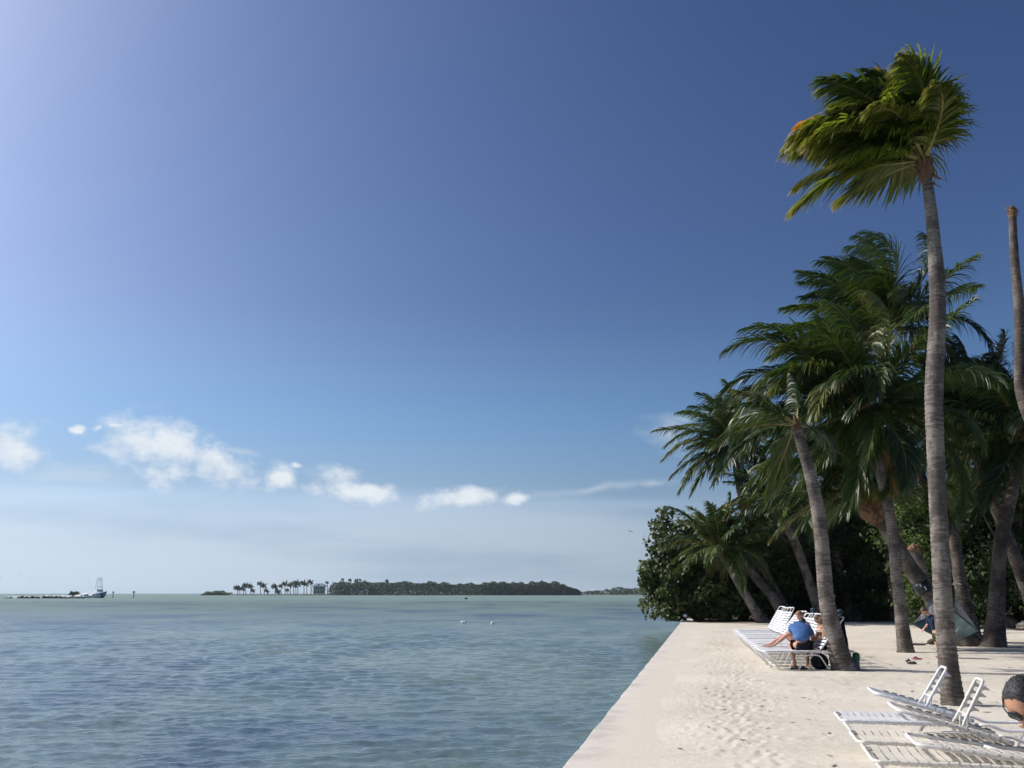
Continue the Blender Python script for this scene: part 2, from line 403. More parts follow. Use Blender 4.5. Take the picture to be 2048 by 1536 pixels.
# ------------------------------------------------------------------ mesh helpers
class MB:
    def __init__(s):
        s.v, s.f, s.m = [], [], []

    def add(s, vs, fs, mi=0):
        o = len(s.v)
        s.v += [tuple(v) for v in vs]
        s.f += [tuple(i + o for i in f) for f in fs]
        s.m += [mi] * len(fs)

    def tube(s, pts, r, n=8, mi=0, cap=True, closed=False):
        pts = [Vector(p) for p in pts]
        rs = r if isinstance(r, (list, tuple)) else [r] * len(pts)
        k = len(pts)
        tans = []
        for i in range(k):
            if closed: t = pts[(i + 1) % k] - pts[i - 1]
            else: t = pts[min(i + 1, k - 1)] - pts[max(i - 1, 0)]
            tans.append(t.normalized() if t.length > 1e-9 else Vector((0, 0, 1)))
        ref = Vector((0, 0, 1)) if abs(tans[0].z) < 0.9 else Vector((1, 0, 0))
        u = (ref - tans[0] * ref.dot(tans[0])).normalized()
        vs = []
        for i in range(k):
            u = (u - tans[i] * u.dot(tans[i]))
            u = u.normalized() if u.length > 1e-6 else tans[i].orthogonal().normalized()
            w = tans[i].cross(u)
            for j in range(n):
                a = 2 * math.pi * j / n
                vs.append(pts[i] + (u * math.cos(a) + w * math.sin(a)) * rs[i])
        fs = []
        for i in range(k if closed else k - 1):
            for j in range(n):
                a, b = i * n + j, i * n + (j + 1) % n
                c, d = ((i + 1) % k) * n + (j + 1) % n, ((i + 1) % k) * n + j
                fs.append((a, b, c, d))
        if cap and not closed:
            fs.append(tuple(reversed(range(n))))
            fs.append(tuple((k - 1) * n + j for j in range(n)))
        s.add(vs, fs, mi)

    def box(s, c, d, mi=0, rot=None):
        c = Vector(c)
        vs = []
        for x in (-.5, .5):
            for y in (-.5, .5):
                for z in (-.5, .5):
                    p = Vector((x * d[0], y * d[1], z * d[2]))
                    if rot: p = rot @ p
                    vs.append(c + p)
        s.add(vs, [(0, 1, 3, 2), (4, 6, 7, 5), (0, 4, 5, 1), (2, 3, 7, 6), (0, 2, 6, 4), (1, 5, 7, 3)], mi)

    def ellipsoid(s, c, r, nu=16, nv=10, mi=0, rot=None, fn=None):
        c = Vector(c)
        vs = []
        for i in range(nv + 1):
            th = math.pi * i / nv
            for j in range(nu):
                ph = 2 * math.pi * j / nu
                p = Vector((math.sin(th) * math.cos(ph), math.sin(th) * math.sin(ph), math.cos(th)))
                k = fn(p) if fn else 1.0
                p = Vector((p.x * r[0] * k, p.y * r[1] * k, p.z * r[2] * k))
                if rot: p = rot @ p
                vs.append(c + p)
        fs = []
        for i in range(nv):
            for j in range(nu):
                fs.append((i * nu + j, (i + 1) * nu + j, (i + 1) * nu + (j + 1) % nu, i * nu + (j + 1) % nu))
        s.add(vs, fs, mi)

    def prism(s, poly, off, mi=0):
        """polygon (list of points) extruded by the vector off"""
        n = len(poly)
        a = [Vector(p) for p in poly]
        b = [p + Vector(off) for p in a]
        fs = [tuple(reversed(range(n))), tuple(range(n, 2 * n))]
        fs += [(i, (i + 1) % n, n + (i + 1) % n, n + i) for i in range(n)]
        s.add(a + b, fs, mi)

    def build(s, name, mat, parent=None, smooth=False, bevel=0.0):
        me = bpy.data.meshes.new(name)
        me.from_pydata(s.v, [], s.f)
        for m in (mat if isinstance(mat, (list, tuple)) else [mat]):
            me.materials.append(m)
        me.polygons.foreach_set('material_index', s.m)
        if smooth: me.polygons.foreach_set('use_smooth', [True] * len(me.polygons))
        me.update()
        return link(name, me, parent, bevel)


def link(name, me, parent=None, bevel=0.0):
    o = bpy.data.objects.new(name, me)
    COL.objects.link(o)
    if parent is not None: o.parent = parent
    if bevel:
        b = o.modifiers.new('bevel', 'BEVEL'); b.width = bevel; b.segments = 2; b.limit_method = 'ANGLE'
    return o


def np_mesh(name, V, F, mats, mi=None, uv=None, smooth=True):
    """V (n,3); F (m,3) or (m,4)"""
    me = bpy.data.meshes.new(name)
    V = np.ascontiguousarray(V, dtype=np.float32)
    Fs = F if isinstance(F, list) else [F]
    nl = sum(f.size for f in Fs); nf = sum(len(f) for f in Fs)
    me.vertices.add(len(V)); me.vertices.foreach_set('co', V.ravel())
    me.loops.add(nl); me.polygons.add(nf)
    loops = np.concatenate([f.ravel() for f in Fs]).astype(np.int32)
    sizes = np.concatenate([np.full(len(f), f.shape[1], np.int32) for f in Fs])
    starts = np.concatenate([[0], np.cumsum(sizes)[:-1]]).astype(np.int32)
    me.loops.foreach_set('vertex_index', loops)
    me.polygons.foreach_set('loop_start', starts)
    for m in mats: me.materials.append(m)
    if mi is not None: me.polygons.foreach_set('material_index', np.asarray(mi, np.int32))
    if smooth: me.polygons.foreach_set('use_smooth', np.ones(nf, bool))
    if uv is not None:
        l = me.uv_layers.new(name='UVMap')
        l.data.foreach_set('uv', np.asarray(uv, np.float32)[loops].ravel())
    me.update(calc_edges=True)
    return me


def empty(name, loc=(0, 0, 0), rz=0.0):
    o = bpy.data.objects.new(name, None)
    COL.objects.link(o)
    o.location = loc
    o.rotation_euler = (0, 0, rz)
    o.empty_display_size = 0.2
    return o


def tag(o, label, cat, group=None):
    o['label'] = label
    o['category'] = cat
    if group: o['group'] = group
    return o


def copy_tree(o, parent=None):
    c = o.copy()
    COL.objects.link(c)
    c.parent = parent
    for ch in list(o.children):
        copy_tree(ch, c)
    return c


def catmull(pts, n):
    """pts: list of arrays; resample to n points"""
    A = np.array([list(p) for p in pts], float)
    A = np.vstack([2 * A[0] - A[1], A, 2 * A[-1] - A[-2]])
    k = len(A) - 3
    out = []
    for t in np.linspace(0, k, n):
        i = min(int(t), k - 1); u = t - i
        p0, p1, p2, p3 = A[i:i + 4]
        out.append(0.5 * (2 * p1 + (p2 - p0) * u + (2 * p0 - 5 * p1 + 4 * p2 - p3) * u * u + (3 * p1 - p0 - 3 * p2 + p3) * u ** 3))
    return np.array(out)


def vnoise(shape, cells, rng):
    """smooth value noise on a grid"""
    gy, gx = cells
    g = rng.random((gy + 3, gx + 3))
    y = np.linspace(0, gy, shape[0]); x = np.linspace(0, gx, shape[1])
    iy = y.astype(int); ix = x.astype(int)
    fy = y - iy; fx = x - ix
    fy = (fy * fy * (3 - 2 * fy))[:, None]; fx = (fx * fx * (3 - 2 * fx))[None, :]
    a = g[np.ix_(iy, ix)]; b = g[np.ix_(iy, ix + 1)]; c = g[np.ix_(iy + 1, ix)]; d = g[np.ix_(iy + 1, ix + 1)]
    return (a * (1 - fx) + b * fx) * (1 - fy) + (c * (1 - fx) + d * fx) * fy


# ------------------------------------------------------------------ sea wall line
E0, E1 = G(1122, 1536), G(1365, 1240)
WDIR = Vector((E1.x - E0.x, E1.y - E0.y, 0)).normalized()
WNRM = Vector((WDIR.y, -WDIR.x, 0))           # to the land side
WATER_Z = -0.62


def edge_x(y):
    return E0.x + (y - E0.y) * WDIR.x / WDIR.y


# ------------------------------------------------------------------ water
def water_mat():
    m, N, L, b = new_mat('sea_water')
    geo = N.new('ShaderNodeNewGeometry')

    def noise(scale, detail, vs, rough=0.55, dist=0.0):
        mp = N.new('ShaderNodeMapping'); mp.inputs['Scale'].default_value = vs
        L.new(geo.outputs['Position'], mp.inputs[0])
        n = N.new('ShaderNodeTexNoise'); n.inputs['Scale'].default_value = scale; n.inputs['Detail'].default_value = detail
        n.inputs['Roughness'].default_value = rough; n.inputs['Distortion'].default_value = dist
        L.new(mp.outputs[0], n.inputs['Vector'])
        return n.outputs['Fac']
    g1 = noise(0.11, 5, (1, 0.55, 1), 0.6, 0.6)
    g2 = noise(0.03, 4, (0.6, 0.8, 1), 0.6, 0.3)
    mx = N.new('ShaderNodeMath'); mx.operation = 'MULTIPLY_ADD'; L.new(g1, mx.inputs[0]); mx.inputs[1].default_value = 0.6
    hf = N.new('ShaderNodeMath'); hf.operation = 'MULTIPLY'; L.new(g2, hf.inputs[0]); hf.inputs[1].default_value = 0.5
    L.new(hf.outputs[0], mx.inputs[2])
    # the bed seen through shallow water: sea grass (dark blue) to sand (green)
    bed = ramp(N, [(0.43, (0.050, 0.082, 0.115)), (0.50, (0.098, 0.148, 0.150)), (0.60, (0.155, 0.212, 0.178))])
    L.new(mx.outputs[0], bed.inputs[0])
    # sand flats far out
    sp = N.new('ShaderNodeSeparateXYZ'); L.new(geo.outputs['Position'], sp.inputs[0])
    fy = N.new('ShaderNodeMath'); fy.operation = 'MULTIPLY_ADD'
    n4 = noise(0.004, 4, (0.35, 1, 1), 0.6)
    L.new(n4, fy.inputs[0]); fy.inputs[1].default_value = 160.0; L.new(sp.outputs[1], fy.inputs[2])
    mr = N.new('ShaderNodeMapRange'); mr.interpolation_type = 'SMOOTHSTEP'
    mr.inputs['From Min'].default_value = 280; mr.inputs['From Max'].default_value = 420
    L.new(fy.outputs[0], mr.inputs['Value'])
    far = N.new('ShaderNodeMix'); far.data_type = 'RGBA'
    L.new(mr.outputs[0], far.inputs['Factor']); L.new(bed.outputs[0], far.inputs[6]); far.inputs[7].default_value = (0.165, 0.235, 0.200, 1)
    L.new(far.outputs[2], b.inputs['Base Color'])
    # the chop grows away from the shelter of the wall
    rg = N.new('ShaderNodeMapRange'); rg.inputs['From Min'].default_value = 15; rg.inputs['From Max'].default_value = 170
    rg.inputs['To Min'].default_value = 0.10; rg.inputs['To Max'].default_value = 0.54
    L.new(sp.outputs[1], rg.inputs['Value']); L.new(rg.outputs[0], b.inputs['Roughness'])
    b.inputs['IOR'].default_value = 1.33
    b.inputs['Specular IOR Level'].default_value = 0.5
    h1 = noise(4.6, 3, (0.65, 1.5, 1), 0.55, 0.4)
    h2 = noise(13.0, 2, (0.8, 1.4, 1), 0.5, 0.2)
    h3 = noise(0.9, 3, (0.6, 1.4, 1), 0.55, 0.3)
    a = N.new('ShaderNodeMath'); a.operation = 'MULTIPLY_ADD'; L.new(h2, a.inputs[0]); a.inputs[1].default_value = 0.28; L.new(h1, a.inputs[2])
    a2 = N.new('ShaderNodeMath'); a2.operation = 'MULTIPLY_ADD'; L.new(h3, a2.inputs[0]); a2.inputs[1].default_value = 0.5; L.new(a.outputs[0], a2.inputs[2])
    bp = N.new('ShaderNodeBump'); bp.inputs['Strength'].default_value = 0.6; bp.inputs['Distance'].default_value = 0.05
    L.new(a2.outputs[0], bp.inputs['Height']); L.new(bp.outputs[0], b.inputs['Normal'])
    return m


def build_water():
    rng = np.random.default_rng(3)
    ncol = 520
    ys = np.concatenate([np.geomspace(2.0, 7.9, 30), np.geomspace(8.0, 130, 720), np.geomspace(135, 6500, 60)])
    u = np.linspace(0, 1, ncol)
    rows = []
    for y in ys:
        x0 = -0.64 * y - 3.0
        x1 = edge_x(y) + 0.45 + max(0.0, y - 48) * 0.75
        rows.append(x0 + (x1 - x0) * u)
    X = np.array(rows); Y = np.repeat(ys[:, None], ncol, 1)
    Z = np.zeros_like(X)
    dy = np.gradient(ys)[:, None]
    for k in range(110):
        lam = 0.13 * (1.2 / 0.13) ** rng.random()
        ang = R(-100 + rng.normal(0, 27))            # travelling towards the camera, a little to the left
        kx, ky = math.cos(ang) * 2 * math.pi / lam, math.sin(ang) * 2 * math.pi / lam
        amp = 0.0031 * lam ** 0.92
        fade = np.clip((lam / dy - 1.7) / 1.6, 0, 1)
        Z += fade * amp * np.sin(kx * X + ky * Y + rng.random() * 6.28)
    # gusts make some patches rougher than others
    g = 0.55 + 0.6 * vnoise(X.shape, (26, 8), rng)
    Z = Z * g + WATER_Z
    V = np.stack([X, Y, Z], -1).reshape(-1, 3)
    n = len(ys)
    i = np.arange(n - 1)[:, None] * ncol + np.arange(ncol - 1)[None, :]
    F = np.stack([i, i + 1, i + ncol + 1, i + ncol], -1).reshape(-1, 4)
    o = link('water', np_mesh('water', V, F, [water_mat()]))
    o['kind'] = 'structure'
    o['label'] = 'shallow rippled sea over sand and sea grass'


build_water()


# ------------------------------------------------------------------ sand
def sand_mat():
    m, N, L, b = new_mat('coral_sand')
    geo = N.new('ShaderNodeNewGeometry')

    def noise(scale, detail, rough=0.6):
        n = N.new('ShaderNodeTexNoise'); n.inputs['Scale'].default_value = scale; n.inputs['Detail'].default_value = detail
        n.inputs['Roughness'].default_value = rough
        L.new(geo.outputs['Position'], n.inputs['Vector'])
        return n.outputs['Fac']
    a = N.new('ShaderNodeMath'); a.operation = 'MULTIPLY_ADD'
    L.new(noise(0.5, 5), a.inputs[0]); a.inputs[1].default_value = 0.55
    h = N.new('ShaderNodeMath'); h.operation = 'MULTIPLY'; L.new(noise(7, 6, 0.7), h.inputs[0]); h.inputs[1].default_value = 0.45
    L.new(h.outputs[0], a.inputs[2])
    r = ramp(N, [(0.33, (0.50, 0.448, 0.362)), (0.50, (0.597, 0.552, 0.460)), (0.66, (0.652, 0.612, 0.520))])
    L.new(a.outputs[0], r.inputs[0])
    # fine specks of dark litter
    vo = N.new('ShaderNodeTexVoronoi'); vo.inputs['Scale'].default_value = 9
    L.new(geo.outputs['Position'], vo.inputs['Vector'])
    sp = N.new('ShaderNodeMapRange'); sp.inputs['From Min'].default_value = 0.05; sp.inputs['From Max'].default_value = 0.09
    sp.inputs['To Min'].default_value = 0.55; sp.inputs['To Max'].default_value = 0.0
    L.new(vo.outputs['Distance'], sp.inputs['Value'])
    ms = N.new('ShaderNodeMath'); ms.operation = 'MULTIPLY'
    gt = N.new('ShaderNodeMath'); gt.operation = 'GREATER_THAN'; gt.inputs[1].default_value = 0.63
    L.new(noise(3.1, 2), gt.inputs[0]); L.new(sp.outputs[0], ms.inputs[0]); L.new(gt.outputs[0], ms.inputs[1])
    mx = N.new('ShaderNodeMix'); mx.data_type = 'RGBA'
    L.new(ms.outputs[0], mx.inputs['Factor']); L.new(r.outputs[0], mx.inputs[6]); mx.inputs[7].default_value = (0.16, 0.12, 0.085, 1)
    # leaf litter and soil under the trees at the back
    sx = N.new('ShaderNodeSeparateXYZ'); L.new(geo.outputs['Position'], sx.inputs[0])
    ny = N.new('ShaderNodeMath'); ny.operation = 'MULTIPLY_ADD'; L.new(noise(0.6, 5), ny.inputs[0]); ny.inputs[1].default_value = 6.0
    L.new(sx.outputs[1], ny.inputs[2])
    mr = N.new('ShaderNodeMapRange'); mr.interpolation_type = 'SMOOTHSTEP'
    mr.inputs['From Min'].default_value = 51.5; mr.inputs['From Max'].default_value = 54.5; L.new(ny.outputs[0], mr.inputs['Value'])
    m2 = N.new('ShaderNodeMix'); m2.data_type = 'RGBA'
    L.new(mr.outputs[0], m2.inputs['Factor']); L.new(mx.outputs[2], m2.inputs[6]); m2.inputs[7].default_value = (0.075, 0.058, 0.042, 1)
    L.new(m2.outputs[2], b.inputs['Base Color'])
    b.inputs['Roughness'].default_value = 0.95
    b.inputs['Specular IOR Level'].default_value = 0.15
    bp = N.new('ShaderNodeBump'); bp.inputs['Strength'].default_value = 0.55; bp.inputs['Distance'].default_value = 0.025
    hh = N.new('ShaderNodeMath'); hh.operation = 'MULTIPLY_ADD'
    L.new(noise(60, 4, 0.7), hh.inputs[0]); hh.inputs[1].default_value = 0.35; L.new(noise(14, 5, 0.6), hh.inputs[2])
    L.new(hh.outputs[0], bp.inputs['Height']); L.new(bp.outputs[0], b.inputs['Normal'])
    return m


HM_RES = 0.03
HM_W, HM_L = 34.0, 66.0


def build_height():
    """height map in wall coordinates: s along the wall (from E0 - 6 m), t inland from the edge"""
    rng = np.random.default_rng(11)
    ns, nt_ = int(HM_L / HM_RES), int(HM_W / HM_RES)
    H = np.zeros((ns, nt_), np.float32)
    H += 0.05 * (vnoise(H.shape, (16, 8), rng) - 0.5)
    H += 0.035 * (vnoise(H.shape, (60, 30), rng) - 0.5)
    rough = np.clip(vnoise(H.shape, (12, 7), rng) * 1.6 - 0.35, 0.15, 1)
    tt = (np.arange(nt_) * HM_RES)[None, :]
    H += 0.022 * rough * (vnoise(H.shape, (220, 113), rng) - 0.5) * np.clip((tt - 1.0) / 1.5, 0.15, 1)
    H += 0.016 * rough * (vnoise(H.shape, (500, 258), rng) - 0.5) * np.clip((tt - 1.0) / 1.5, 0.1, 1)

    def print_(s, t, ang, depth, ln, wd):
        rr = int(0.36 / HM_RES)
        ci, cj = int(s / HM_RES), int(t / HM_RES)
        if ci < rr or cj < rr or ci > ns - rr - 2 or cj > nt_ - rr - 2: return
        ii, jj = np.mgrid[-rr:rr + 1, -rr:rr + 1] * HM_RES
        c, sn = math.cos(ang), math.sin(ang)
        a = (ii * c + jj * sn) / ln; b_ = (-ii * sn + jj * c) / wd
        q = a * a + b_ * b_
        H[ci - rr:ci + rr + 1, cj - rr:cj + rr + 1] += depth * (-np.exp(-q * q) + 0.55 * np.exp(-((np.sqrt(q) - 1.5) ** 2) * 5))
    # the walked strip along the wall
    for k in range(1900):
        s = rng.random() * 60
        centre = 1.85 + 0.12 * math.sin(s * 0.4)
        t = centre + rng.normal(0, 0.28)
        print_(s, max(0.9, t), rng.normal(0, 0.5), 0.006 + 0.012 * rng.random() ** 1.5, 0.08 + 0.03 * rng.random(), 0.036 + 0.014 * rng.random())
    # loose walking over the rest of the beach
    for k in range(3400):
        s = rng.random() * 62; t = 1.6 + rng.random() ** 0.8 * 30
        if rng.random() < 0.3 and t < 5: continue
        print_(s, t, rng.random() * 6.28, 0.006 + 0.014 * rng.random() ** 1.5, 0.09 + 0.05 * rng.random(), 0.04 + 0.03 * rng.random())
    return H


HMAP = build_height()


def sand_z(x, y):
    """sand height (numpy arrays or floats)"""
    x = np.asarray(x, float); y = np.asarray(y, float)
    dx, dy_ = x - E0.x, y - E0.y
    s = dx * WDIR.x + dy_ * WDIR.y + 7.0
    t = dx * WNRM.x + dy_ * WNRM.y
    fi = np.clip(s / HM_RES, 0, HMAP.shape[0] - 2.001); fj = np.clip(t / HM_RES, 0, HMAP.shape[1] - 2.001)
    i = fi.astype(int); j = fj.astype(int); a = fi - i; b = fj - j
    h = (HMAP[i, j] * (1 - a) * (1 - b) + HMAP[i + 1, j] * a * (1 - b) + HMAP[i, j + 1] * (1 - a) * b + HMAP[i + 1, j + 1] * a * b)
    wob = 0.16 * np.sin(s * 0.9) + 0.10 * np.sin(s * 2.3 + 1) + 0.05 * np.sin(s * 5.1 + 2) + 0.03 * np.sin(s * 11.7) + 1.4 * h
    lip = np.clip((t - 0.30 - 0.6 * wob) / 1.1, 0, 1)
    lip = lip * lip * (3 - 2 * lip)
    damp = np.clip((t - 0.45) / 0.9, 0.05, 1)
    return -0.018 + 0.034 * lip + h * damp


def build_sand():
    nr, ncol = 640, 460
    ys = np.geomspace(1.2, 90, nr)
    u = np.linspace(0, 1, ncol) ** 1.12
    X = np.array([edge_x(y) + 0.03 + u * (0.78 * y + 7) for y in ys])
    Y = np.repeat(ys[:, None], ncol, 1)
    # the sheet follows the wall, the far end beyond the wall is wider
    Z = sand_z(X, Y)
    V = np.stack([X, Y, Z], -1).reshape(-1, 3)
    i = np.arange(nr - 1)[:, None] * ncol + np.arange(ncol - 1)[None, :]
    F = np.stack([i, i + 1, i + ncol + 1, i + ncol], -1).reshape(-1, 4)
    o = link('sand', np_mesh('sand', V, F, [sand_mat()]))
    o['kind'] = 'structure'
    o['label'] = 'pale trodden coral sand beach'
    # litter: small dry leaf pieces scattered on the sand
    rng = np.random.default_rng(5)
    n = 700
    y = 7 + 45 * rng.random(n) ** 1.3
    x = edge_x(y) + 1.0 + rng.random(n) * (0.5 * y + 3)
    z = sand_z(x, y) + 0.006
    VV, FF = [], []
    for k in range(n):
        a = rng.random() * 6.28; l = 0.02 + 0.05 * rng.random() ** 2; w = l * (0.25 + 0.4 * rng.random())
        c, s_ = math.cos(a), math.sin(a)
        for (p, q, h) in ((-1, 0, 0.004), (0, -1, 0), (1, 0, 0.008), (0, 1, 0.002)):
            VV.append((x[k] + p * l * c - q * w * s_, y[k] + p * l * s_ + q * w * c, z[k] + h))
        FF.append((4 * k, 4 * k + 1, 4 * k + 2, 4 * k + 3))
    o = link('leaf_litter', np_mesh('leaf_litter', np.array(VV), np.array(FF), [M['litter']], smooth=False))
    o['kind'] = 'stuff'
    tag(o, 'small dry leaf scraps scattered over the pale sand', 'litter')


build_sand()


def build_wall():
    m, N, L, b = new_mat('wall_concrete')
    geo = N.new('ShaderNodeNewGeometry')
    n = N.new('ShaderNodeTexNoise'); n.inputs['Scale'].default_value = 1.3; n.inputs['Detail'].default_value = 8; n.inputs['Roughness'].default_value = 0.62
    L.new(geo.outputs['Position'], n.inputs['Vector'])
    r = ramp(N, [(0.32, (0.46, 0.415, 0.365)), (0.5, (0.575, 0.535, 0.475)), (0.7, (0.635, 0.60, 0.535))])
    L.new(n.outputs['Fac'], r.inputs[0])
    # a dusting of blown sand, thicker inland
    tc = N.new('ShaderNodeTexCoord'); sx = N.new('ShaderNodeSeparateXYZ'); L.new(tc.outputs['Object'], sx.inputs[0])
    nd = N.new('ShaderNodeTexNoise'); nd.inputs['Scale'].default_value = 2.6; nd.inputs['Detail'].default_value = 7; nd.inputs['Roughness'].default_value = 0.7
    L.new(geo.outputs['Position'], nd.inputs['Vector'])
    ma = N.new('ShaderNodeMath'); ma.operation = 'MULTIPLY_ADD'; L.new(nd.outputs['Fac'], ma.inputs[0]); ma.inputs[1].default_value = -0.9; L.new(sx.outputs[1], ma.inputs[2])
    mk = N.new('ShaderNodeMapRange'); mk.interpolation_type = 'SMOOTHSTEP'; L.new(ma.outputs[0], mk.inputs['Value'])
    mk.inputs['From Min'].default_value = -0.55; mk.inputs['From Max'].default_value = -0.90
    mxs = N.new('ShaderNodeMix'); mxs.data_type = 'RGBA'
    L.new(mk.outputs[0], mxs.inputs['Factor']); L.new(r.outputs[0], mxs.inputs[6]); mxs.inputs[7].default_value = (0.597, 0.552, 0.460, 1)
    L.new(mxs.outputs[2], b.inputs['Base Color'])
    b.inputs['Roughness'].default_value = 0.9; b.inputs['Specular IOR Level'].default_value = 0.2
    n2 = N.new('ShaderNodeTexNoise'); n2.inputs['Scale'].default_value = 22; n2.inputs['Detail'].default_value = 6
    L.new(geo.outputs['Position'], n2.inputs['Vector'])
    bp = N.new('ShaderNodeBump'); bp.inputs['Strength'].default_value = 0.35; bp.inputs['Distance'].default_value = 0.02
    L.new(n2.outputs['Fac'], bp.inputs['Height']); L.new(bp.outputs[0], b.inputs['Normal'])
    w = empty('sea_wall', (E0.x, E0.y, 0))
    w.rotation_euler = (0, 0, math.atan2(WDIR.y, WDIR.x))     # local x along the wall, local -y inland
    tag(w, 'long pale concrete sea wall between the water and the sand', 'sea wall')
    f = MB(); f.box((23, -0.8, -0.86), (66, 1.4, 1.5))
    f.build('wall_face', m, w)
    s = -9.5
    rng = random.Random(4)
    while s < 50.2:
        ln = min(3.4, 50.9 - s)
        k = MB()
        n_ = 30
        prof = []
        # worn, slightly uneven outer edge
        for i in range(n_ + 1):
            x = s + 0.006 + (ln - 0.012) * i / n_
            prof.append((x, 0.006 * math.sin(x * 3.1) + rng.uniform(-0.008, 0.004), rng.uniform(-0.003, 0.003)))
        vs, fs = [], []
        for (x, e, dz) in prof:
            vs += [(x, e, -0.20), (x, e, -0.022 + dz), (x, e - 0.022, dz), (x, -0.5, dz * 0.5), (x, -1.25, -0.006), (x, -1.25, -0.2)]
        for i in range(n_):
            for j in range(5):
                a = i * 6 + j
                fs.append((a, a + 6, a + 7, a + 1))
        fs.append(tuple(range(6))); fs.append(tuple(reversed([n_ * 6 + j for j in range(6)])))
        k.add(vs, fs)
        k.build('coping_slab', m, w)
        s += 3.4


build_wall()


# ------------------------------------------------------------------ palms
WIND = np.array([-1.0, 0.12, 0.04]); WIND /= np.linalg.norm(WIND)


def norm(a):
    return a / (np.linalg.norm(a, axis=-1, keepdims=True) + 1e-9)


def make_frond(L_, d0, seed, wind=0.5, grav=0.55, pairs=95, leaf=0.8, lw=0.042, base_r=0.042, twist=0.0, bare=0.12, comb=0.6, hang=1.7):
    """one feather leaf from its base at the origin: a curved rachis with two combs of strap leaflets"""
    rng = np.random.default_rng(seed)
    n = 34
    ds = L_ / (n - 1)
    d = norm(np.array(d0, float))
    up = np.array([0, 0, 1.0])
    side = np.cross(d, up)
    if np.linalg.norm(side) < 0.15: side = np.cross(d, np.array([0.3, 1, 0.0]))
    side = norm(side)
    ca, sa = math.cos(twist), math.sin(twist)
    side = norm(side * ca + np.cross(d, side) * sa)
    pts, dirs, sides = [np.zeros(3)], [d], [side]
    bend = rng.normal(0, 0.10, 3)
    for i in range(1, n):
        t = i / (n - 1)
        k = (0.25 + 1.6 * t ** 1.3)
        f = grav * np.array([0, 0, -1.0]) + wind * WIND + bend
        d = norm(d + (f - d * np.dot(f, d)) * k * ds * 0.42)
        side = norm(side - d * np.dot(side, d))
        # wind turns the blade face-on
        side = norm(side + 0.02 * wind * np.cross(d, WIND))
        pts.append(pts[-1] + d * ds); dirs.append(d); sides.append(side)
    pts, dirs, sides = np.array(pts), np.array(dirs), np.array(sides)
    nrm = np.cross(sides, dirs)
    # leaflets
    ts = np.linspace(bare, 0.995, pairs)
    ts = np.repeat(ts, 2) + rng.normal(0, 0.003, pairs * 2)
    ts = np.clip(ts, 0.02, 0.999)
    sg = np.tile([1.0, -1.0], pairs)
    # some leaflets are missing or torn
    keep = rng.random(len(ts)) > 0.05
    ts, sg = ts[keep], sg[keep]
    m = len(ts)
    fi = ts * (n - 1); ii = np.minimum(fi.astype(int), n - 2); fr = (fi - ii)[:, None]

    def lerp(A): return A[ii] * (1 - fr) + A[ii + 1] * fr
    base, dd, sd_, nn = lerp(pts), norm(lerp(dirs)), norm(lerp(sides)), norm(lerp(nrm))
    prof = np.clip(np.sin(np.pi * (0.20 + 0.70 * ts)), 0, 1) ** 0.7 * (1 - 0.35 * ts)
    ll = leaf * prof * rng.uniform(0.82, 1.1, m)
    ang = R(38) + R(28) * ts + rng.normal(0, 0.07, m)
    l = sd_ * (sg * np.cos(ang))[:, None] + dd * np.sin(ang)[:, None] + nn * (0.30 + rng.normal(0, 0.12, m))[:, None]
    l = norm(l)
    wv = norm(dd - l * np.sum(dd * l, 1, keepdims=True) + nn * rng.normal(0, 0.35, m)[:, None] * 1.0)
    nseg = 4
    w = lw * (0.75 + 0.5 * prof) * rng.uniform(0.8, 1.15, m)
    wp = [0.55, 1.0, 0.85, 0.5, 0.06]
    P_ = base.copy()
    V = []
    stiff = rng.uniform(0.75, 1.3, m)[:, None]
    for s in range(nseg + 1):
        V.append(P_ - wv * (w * wp[s] * 0.47)[:, None])
        V.append(P_ + wv * (w * wp[s] * 0.47)[:, None])
        f = np.array([0, 0, -1.0]) * hang + WIND * wind * comb
        k = (0.35 + 0.30 * s) * stiff
        l = norm(l + f * k * 0.30)
        wv = norm(wv - l * np.sum(wv * l, 1, keepdims=True))
        P_ = P_ + l * (ll / nseg)[:, None]
    V = np.stack(V, 1)                                     # m, 2*(nseg+1), 3
    nv = 2 * (nseg + 1)
    F = []
    o = np.arange(m)[:, None] * nv
    for s in range(nseg):
        F.append(o + np.array([[2 * s, 2 * s + 1, 2 * s + 3, 2 * s + 2]]))
    F = np.stack(F, 1).reshape(-1, 4)
    uvl = np.zeros((m, nv, 2))
    uvl[:, :, 0] = np.repeat(np.arange(nseg + 1) / nseg, 2)[None, :]
    uvl[:, :, 1] = ts[:, None]
    V = V.reshape(-1, 3); uvl = uvl.reshape(-1, 2)
    # rachis
    ns = 6
    a = np.arange(ns) * 2 * np.pi / ns
    tt = np.linspace(0, 1, n)
    rr = base_r * (1 - tt) ** 0.9 + 0.004
    wide = 1 + 1.1 * np.exp(-tt * 14)
    RV = pts[:, None, :] + (sides[:, None, :] * (np.cos(a)[None, :] * (rr * wide)[:, None])[..., None] + nrm[:, None, :] * (np.sin(a)[None, :] * rr[:, None] * 0.75)[..., None])
    RV = RV.reshape(-1, 3)
    i = (np.arange(n - 1)[:, None] * ns + np.arange(ns)[None, :])
    j = (np.arange(n - 1)[:, None] * ns + (np.arange(ns) + 1)[None, :] % ns)
    RF = np.stack([i, j, j + ns, i + ns], -1).reshape(-1, 4) + len(V)
    mi = np.concatenate([np.zeros(len(F), int), np.ones(len(RF), int)])
    uv = np.vstack([uvl, np.zeros((len(RV), 2))])
    return np.vstack([V, RV]), np.vstack([F, RF]), mi, uv


